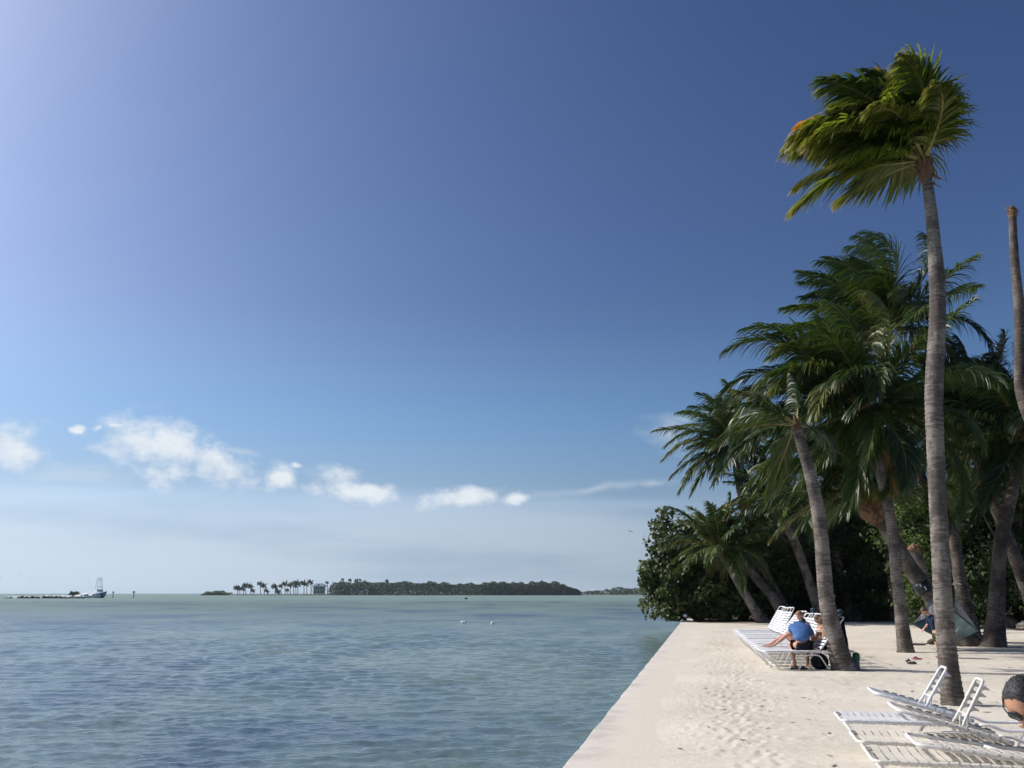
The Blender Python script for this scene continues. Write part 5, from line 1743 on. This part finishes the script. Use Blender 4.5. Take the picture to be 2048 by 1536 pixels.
# hammock between the dark palm and the one behind the tallest trunk
def hammock():
    Yh = 25.6
    top = P(1912, 1197, Yh + 1.6)
    tie = P(1911, 1168, 30.0)
    rb = [P(1957, 1262, Yh - 0.1), P(1908, 1223, Yh + 0.9)]       # right spreader bar ends
    lb = [P(1826, 1248, Yh + 0.2), P(1866, 1232, Yh + 1.3)]       # left spreader bar ends
    ltop = P(1868, 1196, 27.0)
    org = Vector((rb[0].x - 1, Yh, 0.0))
    root = empty('hammock', org); tag(root, 'green-grey quilted rope hammock slung between palms behind the tallest trunk', 'hammock')
    n = 16
    def bed(u, v):
        a = lb[0].lerp(lb[1], u); b_ = rb[0].lerp(rb[1], u)
        p = a.lerp(b_, v)
        sag = 4 * v * (1 - v)
        return p + Vector((0.0, 0, -0.40 * sag * (0.75 + 0.35 * math.sin(u * math.pi)) + 0.012 * math.sin(v * 42) * math.sin(u * 22))) - org
    cloth_sheet('bed', bed, 14, 28, M['hammock'], 0.03, root)
    for (A, T_) in ((rb, top), (lb, ltop)):
        s = MB(); s.tube([A[0] - org, A[1] - org], 0.022, 8); s.build('spreader_bar', M['wood'], root, True)
        for i in range(n):
            e = A[0].lerp(A[1], i / (n - 1)) - org
            q = T_ - org
            m_ = e.lerp(q, 0.5) + Vector((0, 0, -0.02))
            c = MB(); c.tube([e, m_, q], 0.0065, 5); c.build('cord', M['rope'], root, True)
    r_ = MB(); r_.tube([top - org, top.lerp(tie, 0.5) - org + Vector((0, 0, 0.01)), tie - org], 0.016, 6)
    r_.tube([tie - org + Vector((0.17 * math.cos(a), 0.17 * math.sin(a), 0.03 * math.sin(a))) for a in [i * 0.4488 for i in range(14)]], 0.014, 6, closed=True)
    r_.build('hanging_rope', M['rope'], root, True)
    pc = (rb[0].lerp(rb[1], 0.35)).lerp(lb[0].lerp(lb[1], 0.35), 0.16) + Vector((0, 0, -0.12)) - org
    d = (lb[0] - rb[0]).normalized()
    rt = Matrix.Rotation(math.atan2(d.y, d.x), 3, 'Z') @ Matrix.Rotation(0.45, 3, 'Y')
    b = MB(); b.ellipsoid((0, 0, 0), (0.24, 0.40, 0.11), 20, 12, rot=rt, fn=lambda p: 1 + 0.05 * math.sin(9 * p.y) * math.sin(7 * p.x))
    b.build('pillow', M['pillow'], root, True)


hammock()

# black band with pale marks round the leaning palm
pA, pB = P(1853, 1181, 28.2 - 1.4), P(1838, 1160, 28.2 - 1.4)
Yl = G(1938, 1292).y
pA, pB = P(1851, 1183, Yl), P(1838, 1163, Yl)
b = MB()
b.tube([pA, pA.lerp(pB, 0.5), pB], [0.268, 0.272, 0.268], 24, cap=False)
o = b.build('trunk_band', M['band'], None, True)
sm_ = o.modifiers.new('solid', 'SOLIDIFY'); sm_.thickness = 0.012
ax = (pB - pA).normalized()
w_ = MB()
for k, (t, sx, ln) in enumerate([(0.62, -0.14, 0.10), (0.34, -0.06, 0.12)]):
    c = pA.lerp(pB, t) + Vector((sx, -math.sqrt(0.272 ** 2 - sx ** 2) - 0.008, 0))
    rt = Vector((0, 0, 1)).rotation_difference(ax).to_matrix()
    w_.box(c, (0.035, 0.012, ln), rot=rt)
w_.build('mark', M['white'], o)
tag(o, 'black band with two pale marks round the thick leaning palm', 'band')


def rock(label, loc, r, seed, mat='rock', group=None, parent=None, name='coral_rock'):
    rng = np.random.default_rng(seed)
    k = rng.normal(size=(14, 3)); k = k / np.linalg.norm(k, axis=1)[:, None]; amp = rng.uniform(-0.22, 0.2, 14)
    k2 = rng.normal(size=(30, 3)) * 7
    b = MB()

    def fn(p):
        v = np.array(p)
        return 1 + float(np.sum(amp * np.exp(3.5 * (k @ v - 1)))) + 0.018 * float(np.sum(np.sin(k2 @ v)))
    b.ellipsoid((0, 0, 0), r, 26, 18, fn=fn)
    o = b.build(name, M[mat], parent, False); o.location = loc
    if label: tag(o, label, 'rock', group)
    return o


for k, (px, py, r_, lab) in enumerate([(2012, 1258, (0.62, 0.5, 0.42), 'pale pitted coral rock just right of the dark palm foot'), (2040, 1256, (0.55, 0.6, 0.40), 'greyer coral rock at the right edge beside the pale one'),
                                       (2066, 1262, (0.6, 0.5, 0.34), 'low coral rock cut off by the right edge'), (1975, 1252, (0.34, 0.3, 0.2), 'small coral rock half hidden behind the dark palm foot')]):
    p = G(px, py); p.z = gz(p.x, p.y) + r_[2] * 0.45
    rock(lab, p, r_, 700 + k)
b = MB()
p0, p1 = G(1948, 1246), G(1985, 1244)
b.tube([p0 + Vector((0, 0, .06)), p0.lerp(p1, .5) + Vector((0, 0, .10)), p1 + Vector((0, 0, .06))], [0.05, 0.07, 0.05], 8)
o = b.build('driftwood_log', M['rope'], None, True); tag(o, 'pale driftwood log lying behind the hammock', 'log')
b = MB()
p0 = G(1826, 1291)
b.tube([p0 + Vector((-.28, .1, .05)), p0 + Vector((0, 0, .04)), p0 + Vector((.35, -.05, .03)), p0 + Vector((.55, 0, .1))], [0.012, 0.03, 0.022, 0.008], 6)
o = b.build('fallen_branch', M['bark'], None, True); tag(o, 'short fallen branch on the sand right of the curving palm foot', 'branch')
b = MB()
p0 = G(1868, 1290)
b.ellipsoid(p0 + Vector((0, 0, .09)), (0.2, 0.12, 0.11), 12, 8, fn=lambda p: 1 + 0.15 * math.sin(4 * p.x + 3 * p.y))
o = b.build('coconut_husk', M['bark'], None, True); tag(o, 'dark husk-like lump lying on the sand behind the small person', 'husk')


# ------------------------------------------------------------------ far shore
ISL_Y = 1000.0


def ipt(px, py=None, Y=ISL_Y):
    if py is None: p = P(px, 1186.6, Y); return Vector((p.x, Y, WATER_Z))
    return P(px, py, Y)


def low_land(name, label, pxs, Y, depth, h, mat, kind='structure'):
    """low island: outline polygon given by its two ends, lens-shaped, gently domed"""
    a, b_ = ipt(pxs[0], Y=Y), ipt(pxs[1], Y=Y)
    n, m = 40, 8
    rng = np.random.default_rng(int(Y))
    V, F = [], []
    for i in range(n + 1):
        t = i / n
        w = depth * (math.sin(math.pi * min(max(t, 0.02), 0.98)) ** 0.5)
        for j in range(m + 1):
            u = j / m
            z = h * math.sin(math.pi * u) ** 0.4 * (0.7 + 0.3 * math.sin(math.pi * t)) - 0.3
            V.append((a.x + (b_.x - a.x) * t, Y + u * w + rng.uniform(-1, 1), WATER_Z + z))
    for i in range(n):
        for j in range(m):
            q = i * (m + 1) + j
            F.append((q, q + m + 1, q + m + 2, q + 1))
    mb = MB(); mb.add(V, F)
    o = mb.build(name, mat, None, True); o['kind'] = kind; o['label'] = label
    return o


low_land('island', 'low flat island across the water', (398, 1168), ISL_Y, 130, 1.6, M['marsh'])
low_land('spit', 'low spit of land far right', (1140, 1420), 1250, 120, 2.2, M['marsh'])
low_land('far_shore', 'distant low shore far right', (1190, 1600), 1900, 160, 2.5, M['marsh'])


def leaf_mass(name, label, spans, n, size, mat, seed, cat):
    """spans: (px0, px1, Y, top pixel y at both ends, depth)"""
    rng = np.random.default_rng(seed)
    Vs = []
    for (x0, x1, Y, y0, y1, dep, frac) in spans:
        k = int(n * frac)
        t = rng.random(k)
        px = x0 + (x1 - x0) * t
        # uneven crown line: bumps per tree
        hz = np.interp(t, [0, 1], [y0, y1])
        bump = 0
        for lam, am in ((9, 2.6), (17, 3.2), (47, 3.0), (5, 1.6)):
            ph = rng.random() * 6.28
            bump = bump + am * np.abs(np.sin(px / lam * 3.1416 + ph)) - am * 0.6
        cc = x0 + (x1 - x0) * rng.random(int(abs(x1 - x0) / 7) + 2)
        for c_ in cc:
            bump = np.maximum(bump, rng.uniform(0.5, 6.0) * np.exp(-((px - c_) / rng.uniform(2.5, 6.5)) ** 2) + 0.3 * bump)
        topz = (1186.6 - (hz - bump)) * Y * math.cos(PITCH) / FPX + CAMZ
        endf = np.minimum(1, np.minimum(t, 1 - t) * (x1 - x0) / 14 + 0.5)
        z = WATER_Z + (topz - WATER_Z) * endf * (1 - (1 - rng.random(k)) ** 1.6 * 1.0)
        yy = Y + dep * rng.random(k) ** 1.4 + np.maximum(0, z) * 0.35
        xx = (px - 1024) / FPX * (Y * math.cos(PITCH)) + rng.normal(0, 0.5, k)
        Vs.append(np.stack([xx, yy, z], -1))
    pos = np.concatenate(Vs); n = len(pos)
    nr = norm(rng.normal(size=(n, 3)) + np.array([-0.2, -0.5, 0.8])); tan = norm(np.cross(nr, rng.normal(size=(n, 3)))); bit = np.cross(nr, tan)
    s = size * rng.uniform(0.5, 1.2, n)[:, None]
    V = np.stack([pos + tan * s * p + bit * s * q for p, q in ((-1, -.2), (-.1, -.8), (1, .1), (.1, .8))], 1).reshape(-1, 3)
    V[:, 2] = np.maximum(V[:, 2], WATER_Z - 0.2)
    F = np.arange(4 * n).reshape(-1, 4)
    o = link(name, np_mesh(name, V, F, [M[mat]], smooth=False)); o['kind'] = 'stuff'
    tag(o, label, cat)
    return o


leaf_mass('mangrove_wood', 'dense dark mangrove wood covering the island', [(655, 740, ISL_Y - 4, 1170, 1168, 70, 0.13), (735, 1125, ISL_Y - 6, 1170, 1171, 90, 0.62), (960, 1125, ISL_Y - 8, 1170, 1168, 60, 0.16), (1105, 1163, ISL_Y - 10, 1170, 1183, 40, 0.09)],
          42000, 0.95, 'mangrove', 401, 'mangroves')
leaf_mass('mangrove_point', 'low dark scrub at the left tip of the island', [(402, 450, ISL_Y - 6, 1187, 1187, 30, 1.0)], 1500, 0.9, 'mangrove', 402, 'scrub')
leaf_mass('far_wood', 'hazy low wood on the distant right shore', [(1225, 1420, 1850, 1181, 1179, 90, 0.7), (1165, 1420, 1245, 1184.5, 1184, 60, 0.3)], 6000, 1.7, 'mangrove', 403, 'wood')


def far_palm(label, px, topy, r, seed, Y=ISL_Y + 12, lean=0.0):
    rng = random.Random(seed)
    b0 = ipt(px, Y=Y); tp = ipt(px + lean, topy, Y)
    root = empty('island_palm', b0); tag(root, label, 'palm tree', 'palms on the island across the water')
    t = MB(); top = tp - b0
    t.tube([Vector((0, 0, 0)), top * 0.5 + Vector((rng.uniform(-.4, .4), 0, 0)), top], [0.45, 0.36, 0.30], 6)
    t.build('trunk', M['far_trunk'], root, True)
    c = MB()
    for k in range(17):
        az = k * 2.4 + seed; el = R(75 - 95 * k / 17)
        d = Vector((math.cos(az) * math.cos(el), math.sin(az) * math.cos(el), math.sin(el)))
        p = top.copy(); pts = [p.copy()]
        for s in range(5):
            d = (d + Vector((-0.22, 0, -0.20))).normalized(); p = p + d * r / 4.2; pts.append(p.copy())
        sd_ = d.cross(Vector((0, 0, 1)))
        sd_ = sd_.normalized() if sd_.length > .1 else Vector((1, 0, 0))
        vs, fs = [], []
        for i, q in enumerate(pts):
            w = r * 0.27 * (0.4, 1, 1, 0.9, 0.7, 0.1)[i]
            vs += [q - sd_ * w + Vector((0, 0, -w * 0.9)), q, q + sd_ * w + Vector((0, 0, -w * 0.9))]
        for i in range(5):
            fs += [(3 * i, 3 * i + 1, 3 * i + 4, 3 * i + 3), (3 * i + 1, 3 * i + 2, 3 * i + 5, 3 * i + 4)]
        c.add(vs, fs)
    c.build('crown', M['far_palm'], root)
    return root


# (px, top pixel y, crown radius m)
ip = [(475, 1175, 3.2), (480, 1176, 3.0), (487, 1177, 2.4), (492, 1171, 3.2), (502, 1172, 3.4), (507, 1181, 2.4), (521, 1167, 2.8), (529, 1171, 3.2), (535, 1181, 2.6), (551, 1173, 3.6), (557, 1183, 3.0), (563, 1172, 2.4),
      (571, 1168, 3.2), (576, 1180, 2.2), (581, 1170, 3.0), (588, 1167, 2.8), (592, 1172, 2.4), (596, 1166, 3.6), (608, 1166, 3.2), (614, 1168, 2.8), (622, 1164, 3.0)]
words = ['leftmost', 'second', 'third', 'fourth', 'fifth', 'sixth', 'seventh', 'eighth', 'ninth', 'tenth', 'eleventh', 'twelfth', 'thirteenth', 'fourteenth', 'fifteenth', 'sixteenth', 'seventeenth', 'eighteenth', 'nineteenth', 'twentieth', 'rightmost']
for k, (px, ty_, r_) in enumerate(ip):
    lab = 'distant island palm on the open spit, %s%s' % (words[k], '' if k == 0 else (', beside the house' if k == len(ip) - 1 else ' from the left'))
    far_palm(lab, px, ty_, r_ * 1.3, 500 + k, ISL_Y + 8 + (k * 7 % 23), lean=-0.8)
for k, (px, ty_) in enumerate([(686, 1159), (701, 1160), (714, 1161), (721, 1159.5), (655, 1165), (775, 1162), (731, 1163)]):
    far_palm('distant palm rising above the island wood, %s' % ['leftmost but one', 'small, in the middle', 'left of a close pair', 'right of a close pair', 'right beside the house roof', 'rightmost', 'just right of the close pair'][k], px, ty_, 2.2 + (k % 3) * 0.3, 560 + k, ISL_Y + 40, -0.5)


def house():
    Y = ISL_Y + 14
    s = Y * math.cos(PITCH) / FPX
    x0, x1 = ipt(624, Y=Y).x, ipt(648, Y=Y).x
    w = x1 - x0
    root = empty('stilt_house', ((x0 + x1) / 2, Y, WATER_Z + 1.0)); tag(root, 'pale two-storey house with blue-grey hip roof on the island', 'house')
    b = MB(); b.box((0, 6, 2.6), (w * 0.84, 9, 4.2)); b.build('wall', M['house_wall'], root)
    b = MB(); b.box((0, 6, 6.9), (w * 0.86, 9.4, 4.0)); b.build('wall', M['house_wall'], root)
    d = MB(); d.box((0, 5.8, 4.78), (w * 1.10, 13.0, 0.30))
    d.build('balcony', M['house_wall'], root)
    for i in range(9):
        q = MB(); q.box((-w * 0.52 + i * w * 1.04 / 8, -0.5, 6.9 if i % 2 == 0 else 5.5), (0.22, 0.22, 3.9 if i % 2 == 0 else 1.2)); q.build('post', M['house_wall'], root)
    rl = MB(); rl.box((0, -0.5, 6.0), (w * 1.06, 0.12, 0.14)); rl.build('railing', M['house_wall'], root)
    for i in range(5):
        q = MB(); q.box((-w * 0.33 + i * w * 0.66 / 4, 1.24, 6.8), (w * 0.10, 0.14, 2.4)); q.build('window', M['house_glass'], root)
    for i in range(3):
        q = MB(); q.box((-w * 0.28 + i * w * 0.28, 1.44, 2.7), (w * 0.12, 0.14, 2.0)); q.build('window', M['house_glass'], root)
    r_ = MB()
    hw, hd = w * 0.60, 7.4
    zt, zr = 9.0, 12.2
    vs = [(-hw, 6 - hd, zt), (hw, 6 - hd, zt), (hw, 6 + hd, zt), (-hw, 6 + hd, zt), (-hw * .42, 6, zr), (hw * .42, 6, zr), (-hw, 6 - hd, zt - .25), (hw, 6 - hd, zt - .25), (hw, 6 + hd, zt - .25), (-hw, 6 + hd, zt - .25)]
    r_.add(vs, [(0, 1, 5, 4), (1, 2, 5), (2, 3, 4, 5), (3, 0, 4), (0, 6, 7, 1), (1, 7, 8, 2), (2, 8, 9, 3), (3, 9, 6, 0), (6, 9, 8, 7)])
    r_.build('roof', M['house_roof'], root)
    g_ = MB(); g_.prism([(-2.2, 6 - hd * 0.75, zt + 0.5), (2.2, 6 - hd * 0.75, zt + 0.5), (0, 6 - hd * 0.75, zt + 2.3)], (0, 5, 0)); g_.build('dormer', M['house_roof'], root)
    st = MB(); st.prism([(-w * 0.55, -1.4, 4.7), (-w * 0.55, -1.4, 4.4), (-w * 0.25, -1.4, 0), (-w * 0.22, -1.4, 0)], (0, 1.2, 0)); st.build('stairs', M['house_wall'], root)


house()


# second roof glimpsed in the wood
def cottage():
    Y = ISL_Y + 6
    p = ipt(676, Y=Y)
    root = empty('cottage', (p.x, Y, WATER_Z + 1.0)); tag(root, 'small grey-roofed cottage glimpsed among trees right of the stilt house', 'house')
    b = MB(); b.box((0, 4, 4.2), (7.5, 6, 8.4)); b.build('wall', M['house_wall'], root)
    r_ = MB(); r_.prism([(-4.6, 0.4, 8.3), (4.6, 0.4, 8.3), (0, 0.4, 10.4)], (0, 7.2, 0)); r_.build('roof', M['house_roof'], root)
    for q in (-2, 2):
        w_ = MB(); w_.box((q, 0.96, 6.6), (1.6, 0.14, 1.8)); w_.build('window', M['house_glass'], root)


cottage()


# sport-fishing boat
def boat():
    p = G(200, 1196, WATER_Z)
    Y = p.y
    root = empty('fishing_boat', (P(197, 1196, Y).x, Y, WATER_Z)); root.rotation_euler = (0, R(-4), R(-38)); root.scale = (1.2, 1.2, 1.15)
    tag(root, 'blue-hulled sport-fishing boat with white cabin and tall tower, speeding right', 'boat')
    L_ = 11.0
    n = 14
    V, F = [], []
    secs = []
    for i in range(n + 1):
        t = i / n
        x = -L_ / 2 + L_ * t
        bw = 1.85 * (1 - max(0, (t - 0.45) / 0.55) ** 2.2)
        sheer = 1.05 + 1.25 * t ** 2.2
        keel = -0.55 + 0.55 * max(0, (t - 0.6) / 0.4) ** 2 * 2.0
        xs = x + 0.9 * t ** 6
        secs.append([(x, 0, keel), (x, -bw * 0.72, keel + 0.55), (xs, -bw, sheer), (xs, bw, sheer), (x, bw * 0.72, keel + 0.55)])
    for s in secs: V += s
    for i in range(n):
        for j in range(5):
            a, b_ = i * 5 + j, i * 5 + (j + 1) % 5
            F.append((a, b_, b_ + 5, a + 5))
    F.append((0, 1, 2, 3, 4)); F.append(tuple(reversed([n * 5 + j for j in range(5)])))
    b = MB(); b.add(V, F); b.build('hull', M['hull_blue'], root)
    b = MB()
    for s in (-1, 1):
        b.tube([(sec[2][0], s * abs(sec[2][1]) * 1.01, sec[2][2] + 0.02) for sec in secs], 0.09, 6)
    b.build('rub_rail', M['boat_white'], root)
    b = MB()
    b.prism([(-1.9, -1.45, 1.2), (2.9, -1.45, 1.6), (1.6, -1.45, 2.55), (-1.3, -1.45, 2.75)], (0, 2.9, 0)); b.build('cabin', M['boat_white'], root)
    b = MB()
    b.prism([(-1.5, -1.47, 1.75), (1.9, -1.47, 1.95), (1.3, -1.47, 2.35), (-1.3, -1.47, 2.4)], (0, 2.94, 0)); b.build('cabin_window', M['boat_glass'], root)
    b = MB(); b.prism([(-1.3, -1.25, 2.76), (0.9, -1.25, 2.70), (0.5, -1.25, 3.5), (-1.1, -1.25, 3.45)], (0, 2.5, 0)); b.build('flybridge', M['boat_white'], root)
    b = MB(); b.box((-0.4, 0, 4.75), (2.4, 2.2, 0.12)); b.build('hardtop', M['boat_white'], root)
    b = MB(); b.box((-0.2, 0, 7.4), (1.3, 1.4, 0.12)); b.box((-0.2, 0, 8.4), (1.2, 1.3, 0.10)); b.build('tower_platform', M['boat_white'], root)
    for sx in (-1, 1):
        for sy in (-1, 1):
            b = MB(); b.tube([(-0.4 + sx * 1.2, sy * 1.2, 1.9), (-0.3 + sx * 0.8, sy * 0.95, 4.75), (-0.2 + sx * 0.5, sy * 0.6, 8.4)], 0.08, 6); b.build('tower_leg', M['metal'], root)
    for sy in (-1, 1):
        b = MB(); b.tube([(-0.8, sy * 1.5, 1.8), (-3.0, sy * 2.4, 6.0), (-4.2, sy * 3.0, 9.0)], 0.03, 5); b.build('outrigger', M['metal'], root)
    return Y


BY = boat()


# foam thrown up behind the boat
def wake():
    rng = np.random.default_rng(9)
    b = MB()
    for k in range(420):
        t = rng.random() ** 1.5
        px = 200 - 205 * t
        x = P(px, 1196, BY).x
        h = (2.3 * math.exp(-t * 3.2) + 0.6) * rng.random() ** 0.6
        y = BY + rng.normal(0, 1.2) - 2 + t * 14
        r_ = rng.uniform(0.35, 0.95) * (1.3 - 0.6 * t)
        b.ellipsoid((x, y, WATER_Z + h * rng.random()), (r_ * 1.9, r_ * 1.2, r_ * 0.55), 7, 5)
    o = b.build('boat_wake', M['foam'], None, True); o['kind'] = 'stuff'
    tag(o, 'white foam trail thrown up behind the speeding boat', 'wake')


wake()


def breakwater():
    Y = G(90, 1196.5, WATER_Z).y - 14
    rng = random.Random(6)
    root = empty('breakwater', (P(90, 1196, Y).x, Y, WATER_Z)); tag(root, 'low line of dark rocks left of the speeding boat', 'breakwater')
    for k, (px, hh, ww) in enumerate([(16, 0.35, 1.7), (38, 1.0, 1.1), (44, 1.35, 1.0), (53, 1.0, 1.5), (66, 1.2, 1.3), (75, 0.9, 1.2), (88, 1.2, 1.2), (96, 1.2, 1.4), (104, 1.2, 1.3), (112, 1.0, 1.3), (121, 0.9, 1.2), (129, 0.9, 1.3), (142, 0.7, 1.5), (150, 0.6, 1.3), (157, 1.0, 1.5), (165, 0.9, 1.2)]):
        x = P(px, 1196, Y).x - root.location.x
        rock(None, (x, rng.uniform(-.5, .5), 0.05), (ww, 1.2, hh * 0.85), 800 + k, 'dark_rock', parent=root, name='rock')
    c = P(146, 1190, Y + 2)
    tree('mangrove_bush', 'wind-shaped bush growing on the dark breakwater rocks', (c.x, Y + 2, WATER_Z),
         [((-0.6, 0, 2.0), (1.9, 1.2, 0.55)), ((1.4, 0, 2.3), (1.9, 1.2, 0.55)), ((0.3, 0, 2.7), (1.6, 1.0, 0.4))], 1400, 0.26, 'mangrove', 420, cat='bush', trunk_r=0.12, nclump=40, clump=0.45)


breakwater()


def marker(label, px, topy, seed):
    Y = G(px, 1196, WATER_Z).y
    h = P(px, topy, Y).z - WATER_Z
    root = empty('channel_marker', (P(px, 1196, Y).x, Y, WATER_Z)); tag(root, label, 'channel marker', 'channel markers by the boat')
    b = MB(); b.tube([(0, 0, -0.5), (0, 0, h * 0.5), (0.05, 0, h - 0.3)], [0.20, 0.18, 0.16], 8); b.build('pile', M['pile'], root, True)
    b = MB()
    if seed: b.box((0, -0.2, h - 0.45), (0.95, 0.08, 0.95))
    else: b.prism([(-0.55, -0.22, h - 0.9), (0.55, -0.22, h - 0.9), (0, -0.22, h + 0.05)], (0, 0.08, 0))
    b.build('board', M['marker_sign'], root)


marker('dark channel marker post just right of the boat bow', 225.5, 1182, 0)
marker('dark channel marker post with square board, farther right of the boat', 267, 1182.5, 1)


def buoy(label, px, py, r_, mat='buoy'):
    p = G(px, py, WATER_Z)
    b = MB()
    b.ellipsoid((0, 0, r_ * 0.35), (r_, r_, r_ * 0.85), 14, 10)
    o = b.build('buoy', M[mat], None, True); o.location = p
    q = MB(); q.tube([(0, 0, r_ * 1.0), (0, 0, r_ * 1.35), (0, 0, r_ * 1.5)], [r_ * 0.3, r_ * 0.25, r_ * 0.1], 8); q.build('cap', M[mat], o, True)
    tag(o, label, 'buoy', 'small mooring buoys on the open water')


buoy('small white buoy on open water, left of a touching pair', 925, 1246, 0.13)
buoy('small white buoy on open water, right of a touching pair', 929, 1246, 0.12)
buoy('single white buoy on open water nearest the sea grape', 985, 1248, 0.13)
buoy('tiny dark buoy far out below the island wood', 932, 1198.5, 0.55, 'dark')


def sailboat():
    Y = 1235
    p = ipt(1164, Y=Y)
    root = empty('sailing_boat', (p.x, Y, WATER_Z)); tag(root, 'far sailing boat with bare mast right of the island', 'boat')
    b = MB(); b.prism([(-5, -1.2, 0.1), (4.0, -1.2, 0.1), (5.6, -1.2, 1.9), (-5.4, -1.2, 1.6)], (0, 2.4, 0)); b.build('hull', M['boat_white'], root)
    b = MB(); b.tube([(0, 0, 1.2), (0, 0, 16.5)], [0.16, 0.09], 6); b.build('mast', M['metal'], root)
    b = MB(); b.box((-1, 0, 2.1), (3.6, 1.6, 0.9)); b.build('cabin', M['boat_white'], root)
    b = MB(); b.tube([(0, 0, 2.9), (-4.4, 0, 2.8)], 0.14, 6); b.build('boom', M['metal'], root)
    for e in ((5.5, 0, 1.9), (-5.3, 0, 1.7)):
        b = MB(); b.tube([(0, 0, 16.3), e], 0.025, 4); b.build('stay', M['metal'], root)


sailboat()


def bird(label, px, py, Y, span, seed):
    rng = random.Random(seed)
    p = P(px, py, Y)
    b = MB()
    b.ellipsoid((0, 0, 0), (0.21 * span, 0.06 * span, 0.055 * span), 10, 8, fn=lambda q: 1 - 0.25 * max(0, q.x))
    o = b.build('bird', M['bird'], None, True); o.location = p; o.rotation_euler = (rng.uniform(-.5, .5), 0, rng.uniform(0, 6))
    for s in (-1, 1):
        w = MB()
        vs = [(0.07 * span, s * 0.03 * span, 0.01), (-0.06 * span, s * 0.03 * span, 0.01), (0.09 * span, s * 0.24 * span, 0.09 * span), (-0.05 * span, s * 0.24 * span, 0.08 * span), (-0.02 * span, s * 0.5 * span, 0.03 * span), (-0.08 * span, s * 0.47 * span, 0.03 * span)]
        w.add(vs, [(0, 1, 3, 2), (2, 3, 5, 4)])
        q = w.build('wing', M['bird'], o); sl_ = q.modifiers.new('s', 'SOLIDIFY'); sl_.thickness = 0.015
    t = MB(); t.prism([(-0.17 * span, -0.02 * span, 0), (-0.17 * span, 0.02 * span, 0), (-0.32 * span, 0.045 * span, 0), (-0.32 * span, -0.045 * span, 0)], (0, 0, 0.012)); t.build('tail', M['bird'], o)
    tag(o, label, 'bird', 'sea birds in the air')


bird('single bird flying in clear sky left of the sea grape', 1261, 1063, 110, 0.75, 1)
for k, (px, py, lab) in enumerate([(60, 1157, 'far sea bird over the breakwater, second from the right'), (66, 1163.5, 'far sea bird over the breakwater, rightmost'), (38, 1147, 'far sea bird over the breakwater, highest'), (11, 1172, 'far sea bird over the breakwater, lowest'), (1, 1155, 'far sea bird at the left edge')]):
    bird(lab, px, py, 380, 1.2, 10 + k)


# ------------------------------------------------------------------ sea air
def sea_haze():
    m = bpy.data.materials.new('sea_air')
    m.use_nodes = True
    nt = m.node_tree
    nt.nodes.clear()
    out = nt.nodes.new('ShaderNodeOutputMaterial')
    v = nt.nodes.new('ShaderNodeVolumePrincipled')
    v.inputs['Color'].default_value = (0.74, 0.90, 1.0, 1)
    v.inputs['Density'].default_value = 0.00007
    v.inputs['Anisotropy'].default_value = 0.2
    nt.links.new(v.outputs[0], out.inputs['Volume'])
    b = MB()
    b.box((0, 3400, 13.5), (16000, 7400, 31.0))
    o = b.build('haze', m)
    o['kind'] = 'stuff'
    o['label'] = 'thin pale sea haze over the water'


sea_haze()
